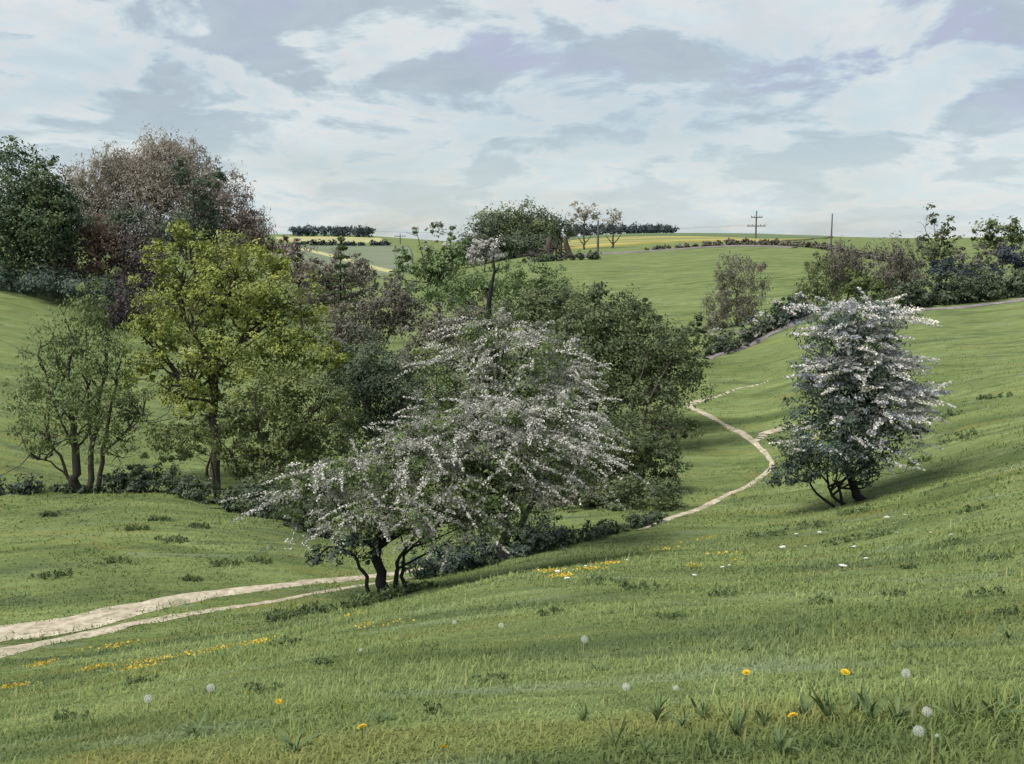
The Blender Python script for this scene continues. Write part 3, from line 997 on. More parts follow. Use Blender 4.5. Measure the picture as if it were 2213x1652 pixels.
def scrub_line(name, label, cat, pts, h, mat, Y=40, k=3.4, leaf_px=4.6, group=None, lob=14, blossom=None, wide=0.55, bark='bark_dark', **kw):
    """a low hedge or bramble running along the ground"""
    c = resample(pts, 0.3)
    b = Vector((c[len(c) // 2][0], c[len(c) // 2][1], 0))
    b.z = tz(b.x, b.y)
    root = tag(empty(name, b), label, cat, group)
    lw = []
    for i in np.clip(np.linspace(0, len(c) - 1, int(lob * 1.6)) + rng.normal(0, 0.5 * len(c) / lob, int(lob * 1.6)), 0, len(c) - 1).astype(int):
        hh = h * rng.uniform(0.35, 1.3)
        x, y = c[i] + rng.normal(0, 0.15 * wide, 2)
        sp = np.linalg.norm(c[-1] - c[0]) / lob
        lw.append((np.array([x, y, tz(x, y) + hh * 0.45]), np.array([max(sp * 0.7, wide * hh) * rng.uniform(0.6, 1.5), wide * hh + 0.1, hh * 0.6])))
    T = Tubes()
    for cc_, r_ in lw:
        for _ in range(3):
            x, y = cc_[0] + rng.normal(0, r_[0] * 0.4), cc_[1] + rng.normal(0, r_[1] * 0.3)
            T.limb((x, y, tz(x, y) - 0.05), cc_ + rng.normal(0, 0.6, 3) * r_, 0.02 + 0.02 * h, 0.008, 0.1, 4, 4)
    T.build('stem', M[bark], root, b)['kind'] = 'stuff'
    crown(root, 'foliage', lw, Y, M[mat], k, leaf_px, origin=b, **kw)
    if blossom:
        sprays(root, 'blossom', lw, Y, M[blossom.pop('mat', 'blossom')], origin=b, **blossom)
    return root


scrub_line('bramble_scrub', 'low dark scrub at the left edge beside the multi stemmed tree', 'shrub',
           [stand(-60, 36), stand(10, 36.2), stand(90, 36.5)], 0.55, 'haw_dark', 36, lob=7)
scrub_line('bramble_scrub', 'long dark scrub line along the meadow edge below the yellow tree', 'shrub',
           [stand(245, 37.2), stand(330, 37), stand(420, 36), stand(500, 35), stand(570, 34), stand(640, 33), stand(700, 32)], 0.95, 'dark', 36, lob=26)
scrub_line('bramble_scrub', 'small dark scrub round the foot of the multi stemmed tree', 'shrub',
           [stand(120, 36.8), stand(170, 36.6), stand(225, 36.8)], 0.35, 'dark', 36, lob=7, k=2.2)

# ------------------------------------------------------------------ hawthorns
tree('hawthorn_tree', 'rear hawthorn with scattered white blossom and a pointed top', 'hawthorn', 1085, 29,
     [(1065, 725, 62, 50), (1140, 770, 110, 54), (1000, 790, 96, 50), (1090, 850, 140, 64), (1210, 840, 76, 62), (960, 880, 70, 40), (1120, 930, 170, 60), (1220, 930, 90, 60), (1010, 940, 100, 50)],
     'hawthorn', 1.75, 5.2, bark='bark_dark', limbs=40, cl=0.3, stems=[
         (0.20, [(1085, 1230), (1092, 1160), (1100, 1060), (1090, 940), (1075, 800)], 'ground'), (0.14, [(1110, 1225), (1122, 1150), (1170, 1040), (1210, 920)], 'ground'),
         (0.13, [(1040, 1235), (1050, 1160), (1020, 1040), (1000, 900)], 'ground'), (0.09, [(1005, 1240), (1010, 1170), (980, 1080)], 'ground')],
     extra=[dict(mat='sage', k=0.8, leaf_px=3.2, cl=0.2, inner=0.75, per=110, grow=(0, 0, -0.1), aspect=0.35)],
     blossom=[dict(n=130, length=(0.9, 2.6), per=120, leaf_px=2.3, sag=0.34, bias=(0.4, -0.5), width=0.07),
              dict(n=100, length=(0.3, 0.8), per=56, leaf_px=2.0, sag=0.2, bias=(0.4, -0.5), width=0.06)])
tree('hawthorn_tree', 'front hawthorn spreading wide in white blossom over the path', 'hawthorn', 830, 24.2,
     [(900, 1000, 120, 56), (1040, 1000, 130, 60), (1170, 970, 110, 56), (770, 1030, 100, 50), (690, 1030, 60, 40), (900, 1080, 170, 60), (1070, 1080, 120, 64),
      (1200, 1030, 70, 50), (780, 1110, 100, 46), (960, 1140, 120, 44), (1000, 930, 100, 40), (640, 1075, 56, 30), (620, 1120, 50, 18), (1270, 1000, 40, 40), (1090, 910, 110, 46), (970, 950, 90, 46), (1190, 900, 70, 44), (860, 960, 60, 30)],
     'hawthorn', 1.9, 5.4, bark='bark_dark', limbs=54, cl=0.3, stems=[
         (0.17, [(826, 1300), (822, 1240), (816, 1180), (830, 1110), (860, 1040)], 'ground'), (0.08, [(858, 1298), (856, 1240), (868, 1200), (920, 1120)], 'ground'),
         (0.07, [(888, 1295), (868, 1250), (872, 1200), (1000, 1100)], 'ground'), (0.09, [(818, 1200), (780, 1140), (720, 1080)]), (0.10, [(820, 1180), (900, 1130), (1040, 1070), (1150, 990)])],
     extra=[dict(mat='sage', k=0.85, leaf_px=3.2, cl=0.2, inner=0.75, per=110, grow=(0, 0, -0.1), aspect=0.35)],
     blossom=[dict(n=175, length=(0.8, 2.4), per=130, leaf_px=2.4, sag=0.30, bias=(0.3, -0.6), width=0.07),
              dict(n=200, length=(0.25, 0.7), per=70, leaf_px=2.1, sag=0.2, bias=(0.3, -0.6), width=0.06)])
# drooping dark boughs on the left of the front hawthorn
tree('hawthorn_sapling', 'drooping dark leafed hawthorn sapling left of the front trunk', 'hawthorn', 775, 24.0,
     [(720, 1195, 46, 26), (770, 1160, 50, 36), (680, 1215, 34, 14), (800, 1190, 34, 40)], 'haw_dark', 2.6, 5.0, bark='bark_dark', limbs=12, r0=0.05, stems=[
         (0.06, [(800, 1290), (790, 1240), (765, 1200), (720, 1180), (660, 1215)], 'ground')],
     blossom=dict(n=16, length=(0.5, 1.1), per=26, leaf_px=3, lobes=[(640, 1180, 60, 20), (600, 1210, 40, 16), (720, 1160, 60, 30)], width=0.06))
tree('hawthorn_tree', 'right hawthorn leaning alone on the slope in heavy white blossom', 'hawthorn', 1840, 34,
     [(1850, 690, 108, 30), (1830, 735, 100, 34), (1880, 790, 96, 30), (1790, 810, 76, 36), (1850, 850, 110, 36), (1930, 850, 70, 22), (1800, 900, 100, 40), (1900, 910, 90, 34),
      (1775, 965, 90, 46), (1860, 975, 84, 46), (1735, 1010, 62, 34), (1850, 1020, 66, 30), (1690, 1035, 40, 16), (1990, 835, 40, 14), (1965, 930, 36, 14)],
     'haw_dark', 3.6, 5.2, bark='bark_dark', limbs=46, cl=0.28, tint_bias=0.08, stems=[
         (0.19, [(1856, 1092), (1846, 1050), (1832, 1000), (1830, 920), (1850, 800)], 'ground'), (0.07, [(1830, 1086), (1800, 1075), (1786, 1040), (1790, 980)], 'ground'),
         (0.06, [(1810, 1084), (1770, 1070), (1745, 1040), (1740, 1000)], 'ground'), (0.06, [(1822, 1088), (1808, 1040), (1812, 990)], 'ground')],
     extra=[dict(mat='mauve', k=1.3, leaf_px=4.2, cl=0.24, inner=0.75, per=110, aspect=0.4, flat=0.3,
                 lobes=[(1850, 688, 108, 30), (1830, 735, 100, 34), (1880, 790, 104, 30), (1850, 850, 118, 36), (1940, 850, 74, 22), (1900, 905, 96, 30), (1780, 820, 76, 30)])],
     blossom=[dict(n=310, length=(0.5, 1.7), per=105, leaf_px=2.3, sag=0.14, bias=(0.5, -0.5), width=0.09, mat='blossom_cool',
                   lobes=[(1850, 684, 110, 30), (1830, 735, 100, 34), (1880, 790, 104, 30), (1790, 810, 80, 36), (1850, 850, 116, 36), (1950, 850, 76, 22), (1900, 900, 96, 34)]),
              dict(n=80, length=(0.5, 1.5), per=60, leaf_px=2.3, sag=0.2, bias=(0.7, -0.6), width=0.07, mat='blossom_cool',
                   lobes=[(1800, 930, 96, 50), (1890, 950, 90, 50), (1780, 970, 90, 46), (1870, 980, 84, 44)])])

# low growth below the hawthorns and along the foot of the slope
scrub_line('bramble_scrub', 'dark bramble bank under the rear hawthorn trunks', 'shrub',
           [stand(900, 27.2), stand(980, 27.6), stand(1060, 28.2), stand(1130, 28.8), stand(1180, 29.4)], 0.85, 'haw_dark', 28, lob=12, leaf_px=5)
scrub_line('bramble_scrub', 'thin dark scrub along the slope foot between hawthorn and path', 'shrub',
           [stand(1130, 28.6), stand(1230, 30), stand(1330, 32.2), stand(1420, 34)], 0.42, 'dark', 31, lob=14, leaf_px=5)
scrub_line('rough_verge', 'rough dark verge below the front hawthorn and lower track', 'verge',
           [sight(600, 1342), sight(690, 1325), sight(780, 1308), sight(860, 1290), sight(930, 1268)], 0.25, 'weed', 22, lob=18, k=2.0, leaf_px=6, grow=(0, 0, 1.0), aspect=0.25)

# ------------------------------------------------------------------ hedges and trees on the right
tree('pale_tree', 'pale thin leaved tree standing before the sloping field', 'tree', 1592, 92,
     [(1590, 590, 42, 34), (1560, 640, 26, 52), (1622, 640, 26, 56), (1592, 680, 44, 40), (1550, 690, 30, 30), (1640, 600, 20, 40)], 'greybrown', 2.2, 4.6, bark='bark_pale', limbs=20, tint_bias=0.35, **UPRIGHT)
HB = dict(mat='sage', n=24, length=(0.6, 1.3), per=30, leaf_px=3.2, width=0.12, sag=0.2)
scrub_line('hedge', 'blossoming field hedge left of the right hawthorn', 'hedge',
           [stand(1530, 75), stand(1600, 77), stand(1680, 80), stand(1750, 82.5)], 1.7, 'dark', 78, lob=18, wide=0.5, blossom=dict(HB))
tree('hedge_tree', 'taller dark hedge bush beside the right hawthorn top', 'shrub', 1690, 81,
     [(1690, 680, 36, 34), (1720, 660, 26, 30), (1650, 705, 34, 26)], 'haw_dark', 3.6, 4.5, limbs=8, blossom=dict(n=12, length=(0.6, 1.2), per=26, leaf_px=3.2, width=0.14))
ribbon('hedge_bank', [stand(1525, 74.2), stand(1600, 76.2), stand(1680, 79.0), stand(1750, 81.4)], [0.6, 1.1, 0.8, 0.9], M['soil'], 0.15,
       'bare brown earth bank below the blossoming hedge', 'bank', step=0.25, rag=0.8)
ribbon('hedge_bank', [stand(1930, 83), stand(2000, 84), stand(2100, 85.5), stand(2230, 87)], [0.3, 1.0, 0.6, 1.4], M['soil'], 0.12,
       'pinkish earth bank along the top of the right meadow', 'bank', step=0.25, rag=0.8)
scrub_line('hedge', 'long dark hedge along the top of the right meadow', 'hedge',
           [stand(1950, 87), stand(2040, 88), stand(2140, 89.5), stand(2260, 91)], 2.3, 'dark', 89, lob=22, wide=0.5, k=3.2, tint_bias=0.05)
tree('brush_tree', 'brown brushy tree with upright shoots above the right hawthorn', 'tree', 1832, 98,
     [(1832, 570, 40, 44), (1810, 600, 34, 44), (1850, 610, 30, 40)], 'greybrown', 3.2, 5, limbs=20, **UPRIGHT)
tree('brush_tree', 'second brown brushy tree with fan shaped shoots', 'tree', 1940, 96,
     [(1942, 565, 40, 42), (1930, 610, 48, 44), (1965, 605, 36, 44)], 'greybrown', 3.4, 5, limbs=20, **UPRIGHT)
tree('round_bush', 'round green bush with yellowish rim behind the right hawthorn', 'shrub', 1848, 90,
     [(1848, 610, 44, 34), (1870, 640, 44, 30)], 'olive', 4.0, 4.5, limbs=6)
tree('pale_tree', 'thin grey green tree at the end of the field hedge', 'tree', 1765, 96,
     [(1765, 590, 26, 44), (1750, 640, 32, 40), (1780, 640, 28, 34)], 'thicket', 1.9, 5, limbs=12, tint_bias=0.2, **UPRIGHT)
tree('skyline_tree', 'tall ragged tree on the right skyline', 'tree', 2025, 112,
     [(2030, 490, 30, 32), (2005, 530, 28, 36), (2050, 525, 24, 30), (2030, 560, 40, 36), (2055, 465, 8, 14)], 'thicket', 2.4, 5, limbs=22, grow=(0, 0, 0.5))
tree('skyline_tree', 'round topped green tree at the far right skyline', 'tree', 2160, 112,
     [(2155, 500, 46, 28), (2185, 505, 36, 28), (2140, 520, 30, 22)], 'thicket', 3.4, 4.5, limbs=14, tint_bias=0.1)
tree('brown_bush', 'low grey brown bush between the two skyline trees', 'shrub', 2110, 108,
     [(2100, 560, 50, 26), (2150, 555, 40, 24), (2060, 575, 40, 24)], 'greybrown', 2.8, 4.5, limbs=10)
tree('dark_bush', 'blue black bush at the right edge under the round tree', 'shrub', 2200, 100,
     [(2195, 555, 32, 24), (2215, 570, 34, 30), (2130, 590, 40, 20)], 'blue_bush', 4.0, 4.5, limbs=4, cl=0.36)
tree('dark_bush', 'dark bush in front of the ragged skyline tree', 'shrub', 2040, 96,
     [(2030, 590, 36, 28), (2075, 592, 34, 24)], 'blue_wood', 4.0, 4.5, limbs=4, cl=0.36)
ribbon('field_track', [stand(1130, 214), stand(1250, 226), stand(1370, 230), stand(1500, 232), stand(1620, 226), stand(1720, 212)], [3, 4.5, 4, 3, 2.5, 2], M['mauve_soil'], 0.25,
       'mauve grey track along the crest below the yellow field', 'track', step=2, rag=0.3, crossn=5)
scrub_line('hedge', 'far hedge along the crest between yellow field and brushy trees', 'hedge',
           [stand(1400, 236), stand(1500, 238), stand(1600, 236), stand(1700, 225), stand(1790, 205), stand(1880, 180), stand(1990, 165)], 1.1, 'greybrown', 215, lob=70, wide=0.5, leaf_px=3.6, tint_bias=0.2)

# ------------------------------------------------------------------ hilltop
for (u, Y, lob, mt, lab, tb) in [
    (1030, 250, [(1020, 532, 36, 32), (1045, 508, 36, 40), (1000, 550, 22, 20)], 'dark', 'dark brown green tree at the left end of the copse', 0.0),
    (1085, 262, [(1085, 480, 46, 36), (1070, 510, 44, 36), (1100, 520, 44, 34)], 'thicket', 'grey green tree second from the left in the copse', 0.15),
    (1135, 268, [(1130, 472, 44, 30), (1150, 500, 50, 36), (1120, 515, 44, 34)], 'thicket', 'broad olive tree in the middle of the copse', 0.0),
    (1185, 272, [(1180, 482, 44, 34), (1205, 502, 36, 28), (1170, 515, 44, 28)], 'dark', 'dark rounded tree at the right end of the copse', 0.1),
    (1110, 255, [(1060, 535, 50, 24), (1110, 530, 60, 26), (1160, 528, 50, 20)], 'dark', 'low dark tree under the middle of the copse', 0.0)]:
    tree('copse_tree', lab, 'tree', u, Y, lob, mt, 4.6, 3.6, limbs=10, group='trees of the hilltop copse', tint_bias=tb, cl=0.3)
tree('blossom_tree', 'small white blossoming tree at the foot of the copse', 'tree', 1048, 200,
     [(1058, 534, 34, 18), (1030, 550, 28, 22), (1066, 554, 28, 14)], 'blossom', 6.0, 3.4, tint_bias=-0.1, limbs=8)
for (u, Y, lob, vt, lab) in [
    (1262, 258, [(1260, 455, 32, 16), (1245, 468, 22, 12), (1285, 462, 16, 18)], 0, 'slender pale brown tree nearest the copse in the yellow field'),
    (1325, 256, [(1328, 464, 16, 12), (1318, 478, 22, 10)], 0, 'slender tree with a small crown right of the pole'),
]:
    tree('slender_tree', lab, 'tree', u, Y, lob, 'bare', 1.8, 3.4, bark='bark', limbs=12, r0=0.32, group='slender trees at the field edge',
         tint_bias=0.25, stems=[(0.34, [(u, 552), (u, 530), (u + 1, 500), (u, 470)], 'ground'), (0.16, [(u, 530), (u - 12, 515), (u - 18, 505)]), (0.16, [(u, 528), (u + 14, 512), (u + 20, 500)])])


def simple_pole(name, label, u, Y, v_top, r, arms=(), group=None):
    b = stand(u, Y)
    root = tag(empty(name, b), label, 'pole', group)
    top = at(u, v_top, Y).z
    T = Tubes()
    T.add([(b.x, b.y, b.z - 0.3), (b.x, b.y, b.z + 0.5 * (top - b.z)), (b.x, b.y, top), (b.x, b.y, top + 0.02)], [r, r * 0.9, r * 0.75, 0.01], 8)
    T.build('post', M['pole'], root, b)
    for (va, w) in arms:
        z = at(u, va, Y).z
        A = Tubes()
        A.add([(b.x - w, b.y - r * 1.6, z), (b.x, b.y - r * 1.6, z), (b.x + w, b.y - r * 1.6, z)], [r * 0.55] * 3, 4)
        arm = A.build('crossarm', M['pole'], root, b, False)
        for sx in (-0.9, -0.45, 0.45, 0.9):
            I = Tubes()
            I.add([(b.x + sx * w, b.y - r * 1.6, z + r * 0.4), (b.x + sx * w, b.y - r * 1.6, z + r * 1.1), (b.x + sx * w, b.y - r * 1.6, z + r * 2.2)], [r * 0.15, r * 0.35, r * 0.2], 6)
            I.build('insulator', M['wire'], arm, b)
    return b, top


pb, ptop = simple_pole('power_pole', 'tall power pole with two crossarms on the right skyline', 1633, 330, 456, 0.28, [(470, 1.9), (489, 3.0)])
simple_pole('power_pole', 'tiny power pole with one crossarm on the far left skyline', 865, 440, 505, 0.25, [(511, 2.4)])
simple_pole('wooden_pole', 'plain slim pole on the crest above the brushy trees', 1795, 190, 462, 0.16)
simple_pole('wooden_pole', 'plain grey pole between the two slender trees', 1292, 254, 476, 0.30)


def wires():
    p0 = np.array([pb.x, pb.y, at(1633, 489, 330).z + 0.5])
    p1 = np.array([pb.x - 190, pb.y + 120, at(1633, 489, 330).z + 2.0])
    T = Tubes()
    for dx in (-3.9, 0.0, 3.9):
        t = np.linspace(0, 1, 16)
        pts = p0 + np.array([dx, -0.4, 0]) + (p1 - p0) * t[:, None]
        pts[:, 2] -= 3.0 * 4 * t * (1 - t)
        T.add(pts, [0.014] * 16, 4)
    o = T.build('power_wires', M['wire'])
    tag(o, 'thin sagging power wires running left from the tall pole', 'wires')


wires()


def brush_pile():
    b = stand(1190, 215)
    root = tag(empty('brush_pile', b), 'dark heap of felled logs and branches on the hillside', 'brush pile')
    for i in range(16):
        T = Tubes()
        x = rng.normal(0, 3.2)
        h = max(0.3, 3.0 - abs(x) * 0.55) * rng.uniform(0.4, 1)
        a = rng.normal(0, 0.8)
        L = rng.uniform(2.5, 5.5)
        c = np.array([b.x + x, b.y + rng.normal(0, 0.8), b.z + h])
        d = np.array([math.cos(a), rng.normal(0, 0.3), math.sin(a)]) * L * 0.5
        T.limb(c - d, c + d, rng.uniform(0.16, 0.34), 0.1, 0.03, 5, 7)
        T.build('log', M['bark'], root, b)
    lw = [(np.array([b.x + x, b.y - 0.5, b.z + h * 0.5]), np.array([w, 1.2, h])) for x, w, h in [(-3, 2.2, 1.2), (0, 2.6, 1.7), (3.5, 3.0, 1.0), (-5.5, 1.8, 0.6), (7.5, 2.5, 0.6)]]
    crown(root, 'brushwood', lw, 215, M['plum'], 2.2, 4.0, aspect=0.2, spread=1.0, origin=b, tint_bias=0.15)
    for k in range(2):
        T = Tubes()
        x = b.x + (-0.6 if k == 0 else 4.2)
        T.add([(x, b.y, b.z + 0.5), (x + (0.1 if k == 0 else -0.8), b.y, b.z + 2.8), (x + (0.3 if k == 0 else -1.2), b.y, b.z + 4.6), (x, b.y, b.z + 4.7)], [0.7, 0.6, 0.55, 0.1], 9)
        T.build('stump', M['bark'], root, b)


brush_pile()
scrub_line('hillside_scrub', 'dark scrub strip on the hillside right of the brush pile', 'shrub',
           [stand(1150, 205), stand(1220, 205), stand(1300, 206)], 1.4, 'dark', 205, lob=10, leaf_px=3.6)


def far_wood(name, label, u0, u1, Y, v_top, mat, depth=30, n=14):
    lw = []
    for i in range(n):
        u = u0 + (u1 - u0) * (i + 0.5) / n
        p = stand(u, Y + rng.uniform(0, depth))
        top = at(u, v_top + rng.uniform(0, 4), p.y).z
        h = max(top - p.z, 2)
        r = (u1 - u0) / n * Y / FD
        lw.append((np.array([p.x, p.y, p.z + h * 0.52]), np.array([r * 1.0, 6, h * 0.50])))
    o, _ = crown(None, name, lw, Y, M[mat], 7.0, 3.4, inner=0.4, rough=0.05, cl=0.3)
    return tag(o, label, 'wood', kind='stuff')


far_wood('distant_wood', 'long flat dark blue green plantation on the skyline right of the copse', 1225, 1455, 440, 484, 'blue_wood', n=26)
far_wood('distant_wood', 'larger dark wood on the far left skyline', 692, 802, 505, 488, 'blue_wood', n=12)
far_wood('distant_wood', 'smaller dark wood left of the larger far wood', 630, 686, 505, 487, 'blue_wood', n=7)
scrub_line('hedge', 'dark field hedge below the far left skyline woods', 'hedge',
           [stand(640, 425), stand(740, 425), stand(845, 425)], 2.2, 'blue_wood', 420, lob=16, leaf_px=3.2, wide=0.5)
ribbon('field_track', [stand(640, 400), stand(740, 350), stand(850, 285)], [5, 5, 4], M['straw'], 0.75, 'pale straw coloured track slanting across the far grey field', 'track', step=3, rag=0.1, crossn=5)


# ------------------------------------------------------------------ grass
def meadow_grass():
    n = 300000
    # even cover as seen from the slope: fewer, larger tussocks further down the hill
    r = np.exp(rng.uniform(math.log(2.6), math.log(75), n))
    a = rng.uniform(R(-40), R(40), n)
    x, y = r * np.sin(a), r * np.cos(a)
    # clumping round random tuft centres
    grp = np.arange(n) // 12
    first = grp * 12
    near = rng.random(n) < 0.6
    x = np.where(near, x[first] + rng.normal(0, 0.012, n) * r[first], x)
    y = np.where(near, y[first] + rng.normal(0, 0.016, n) * r[first], y)
    r = np.sqrt(x * x + y * y)
    keep = np.ones(n, bool)
    for c, wv in PATHS:
        near_p = (x > c[:, 0].min() - 2) & (x < c[:, 0].max() + 2) & (y > c[:, 1].min() - 2) & (y < c[:, 1].max() + 2)
        ii = np.where(near_p)[0]
        cs, ws = c[::3], wv[::3]
        for k0 in range(0, len(ii), 4000):
            jj = ii[k0:k0 + 4000]
            dd = np.sqrt((x[jj, None] - cs[None, :, 0]) ** 2 + (y[jj, None] - cs[None, :, 1]) ** 2)
            m = dd.argmin(1)
            keep[jj[dd[np.arange(len(jj)), m] < ws[m] * rng.uniform(0.25, 0.5, len(jj))]] = False
    x, y, r = x[keep], y[keep], r[keep]
    n = len(x)
    z = terrain(x, y)
    s = np.maximum(1.0, r / 7.0)
    s = np.minimum(s, 5.0)
    tall = np.sin(x * 1.1 + 2 * np.sin(y * 0.5)) * np.sin(y * 0.8 + 1.7 * np.sin(x * 0.6))
    h = (rng.gamma(3, 0.011, n) * 0.85 * (1 + 0.6 * tall) + 0.010) * s ** 0.45
    # a rougher, longer strip of grass along the near right of the slope
    strip = np.exp(-((y - 5.0 + 0.25 * x + 0.25 * np.sin(x * 3)) / 0.55) ** 2) * np.clip((x - 0.2) / 0.6, 0, 1)
    h = h * (1 + 1.3 * strip * rng.random(n))
    stalk = rng.random(n) < 0.005
    h = np.where(stalk, h * 2.2 + 0.05, h)
    w = (0.0030 + 0.0025 * rng.random(n)) * s
    th = rng.uniform(0, 2 * math.pi, n)
    lean = np.where(stalk, 0.3, 1.0) * rng.uniform(0.15, 0.95, n)
    d = np.stack([np.cos(th), np.sin(th), np.zeros(n)], 1)
    side = np.stack([-np.sin(th), np.cos(th), np.zeros(n)], 1) * w[:, None]
    p = np.stack([x, y, z - 0.005], 1)
    mid = p + d * (h * lean * 0.5)[:, None] + np.array([0, 0, 1]) * (h * 0.5)[:, None]
    tip = p + d * (h * lean * 1.3)[:, None] + np.array([0, 0, 1]) * (h * (0.85 - 0.4 * lean))[:, None]
    v = np.stack([p - side, p + side, mid + side * 0.7, mid - side * 0.7, tip], 1).reshape(-1, 3)
    i = np.arange(n)[:, None] * 5
    q = i + np.array([[0, 1, 2, 3]])
    t = i + np.array([[3, 2, 4]])
    tv = rng.random(n) * 0.9
    tv[stalk] = 1.0
    tint = np.repeat(tv, 5)
    o = link('meadow_grass', mesh_from('meadow_grass', v, [q, t], M['blade'], tint))
    tag(o, 'short green meadow grass covering the near slope', 'grass', kind='stuff')


meadow_grass()

# ------------------------------------------------------------------ plants of the near slope
ORD = ['leftmost', 'second', 'third', 'fourth', 'fifth', 'sixth', 'seventh', 'eighth', 'ninth', 'tenth', 'eleventh', 'twelfth', 'thirteenth',
       'fourteenth', 'fifteenth', 'sixteenth', 'seventeenth', 'eighteenth', 'nineteenth', 'twentieth', 'twenty first', 'twenty second']


def ordinal(i, what, where):
    return f'leftmost {what} {where}' if i == 0 else f'{what}, {ORD[i]} from the left {where}'


def leaf_mesh(name, L, W, mat, curl=0.35, segs=6):
    t = np.linspace(0, 1, segs)
    prof = W * np.sin(np.clip(t * 0.93 + 0.07, 0, 1) * math.pi) ** 0.7
    yy = L * (t - 0.25 * curl * t ** 2)
    zz = L * curl * (t - 1.35 * t ** 2)
    v = np.concatenate([np.stack([-prof, yy, zz + 0.25 * prof], 1), np.stack([0 * t, yy, zz], 1), np.stack([prof, yy, zz + 0.25 * prof], 1)])
    q = []
    for c in range(2):
        for i in range(segs - 1):
            q.append((c * segs + i, c * segs + i + 1, (c + 1) * segs + i + 1, (c + 1) * segs + i))
    return mesh_from(name, v, np.array(q), mat, np.full(len(v), rng.uniform(0.2, 0.8)), True)


WEED_LEAVES = [leaf_mesh('leaf', 1.0, 0.05, M['weed'], 0.4), leaf_mesh('leaf', 1.0, 0.035, M['weed'], 0.2), leaf_mesh('leaf', 1.0, 0.065, M['weed'], 0.55), leaf_mesh('leaf', 1.0, 0.03, M['weed'], 0.1)]


def weed(u, v, size, label, group, n=8, upright=0.6):
    b = sight(u, v)
    root = tag(empty('weed_plant', b), label, 'weed', group)
    n = int(n * rng.uniform(0.7, 1.6))
    size *= rng.uniform(0.7, 1.2)
    for i in range(n):
        o = link('leaf', WEED_LEAVES[rng.integers(4)], root)
        s = size * rng.uniform(0.6, 1.15)
        o.scale = (s * rng.uniform(0.6, 1.1), s, s)
        o.rotation_euler = (R(rng.uniform(25, 92)) * upright + R(8), R(rng.normal(0, 14)), 2 * math.pi * (i + rng.uniform(-0.3, 0.3)) / n)
    return root


WEEDS = [(1420, 1560, 0.15), (1475, 1575, 0.17), (1520, 1555, 0.16), (1590, 1590, 0.18), (1650, 1570, 0.15), (1740, 1555, 0.17), (1790, 1560, 0.19),
         (1850, 1548, 0.17), (1880, 1562, 0.18), (1935, 1565, 0.17), (2060, 1560, 0.14), (2095, 1545, 0.14), (2150, 1555, 0.16), (2200, 1540, 0.15), (1260, 1560, 0.14)]
for i_, (u, v, s) in enumerate(sorted(WEEDS)):
    weed(u, v, s, ordinal(i_, 'upright leafy weed', 'in the weed band at lower right'), 'leafy weeds in the lower right grass', 15, 1.0)
for i_, (u, v, s) in enumerate([(1330, 1612, 0.14), (1395, 1636, 0.15), (1540, 1630, 0.15), (1690, 1632, 0.14)]):
    weed(u, v, s, ordinal(i_, 'leafy weed', 'on the bottom edge below the weed band'), 'leafy weeds on the bottom edge', 9, 1.0)
for (u, v, s, lab) in [(820, 1560, 0.15, 'flat dark weed rosette above the left yellow dandelion'), (1290, 1450, 0.17, 'dark dock rosette in the middle of the near slope'),
                       (1620, 1405, 0.2, 'broad dark weed patch on the right slope'), (1700, 1420, 0.17, 'dark weed just right of the broad weed patch'),
                       (1960, 1405, 0.14, 'small dark weed above the tallest dandelion clock'), (2180, 1380, 0.2, 'dark weed clump at the right edge'),
                       (420, 1590, 0.15, 'low weed rosette at the bottom left'), (640, 1620, 0.16, 'low weed left of the yellow dandelion at the bottom')]:
    weed(u, v, s, lab, None, 14, 0.45)
TUSSOCKS = {
    'on the meadow beyond the path': [(410, 1255), (120, 1245), (250, 1218), (430, 1140), (340, 1125), (290, 1145), (560, 1215), (480, 1222), (105, 1115), (370, 1170)],
    'on the slope below the right hawthorn': [(1380, 1275), (1310, 1265), (1650, 1160), (1745, 1140), (1850, 1110), (2100, 1105), (2050, 1180), (2150, 1210), (1960, 1230), (1930, 1290),
                                              (2130, 1290), (2170, 1330), (1770, 1305), (1560, 1290), (1820, 1175), (1900, 1160)],
    'on the field right of the right hawthorn': [(2030, 905), (1990, 1000), (2080, 950), (2150, 860)],
    'on the near slope below the path': [(620, 1395), (1450, 1340), (1190, 1330), (700, 1440), (300, 1480), (150, 1560), (560, 1500), (1050, 1480), (930, 1545)],
}
for (u, v, lab) in [(u, v, ordinal(i, 'small dark tussock', w)) for w, L in TUSSOCKS.items() for i, (u, v) in enumerate(sorted(L))]:
    b = sight(u, v)
    d = b.y
    root = tag(empty('grass_tussock', b), lab, 'tussock', 'dark tussocks on the meadow')
    w_ = rng.uniform(0.010, 0.022) * d
    lw = [(np.array([b.x + x_, b.y + rng.normal(0, 0.1 * w_), tz(b.x + x_, b.y) + 0.05 * w_ + 0.02]), np.array([w_ * 0.6, w_ * 0.5, 0.16 * w_ + 0.03])) for x_ in (-w_ * 0.6, 0, w_ * 0.7)]
    crown(root, 'blades', lw, max(6, d), M['weed'], 2.0, 5.5, aspect=0.2, grow=(0, 0, 1.2), spread=0.5, origin=b)


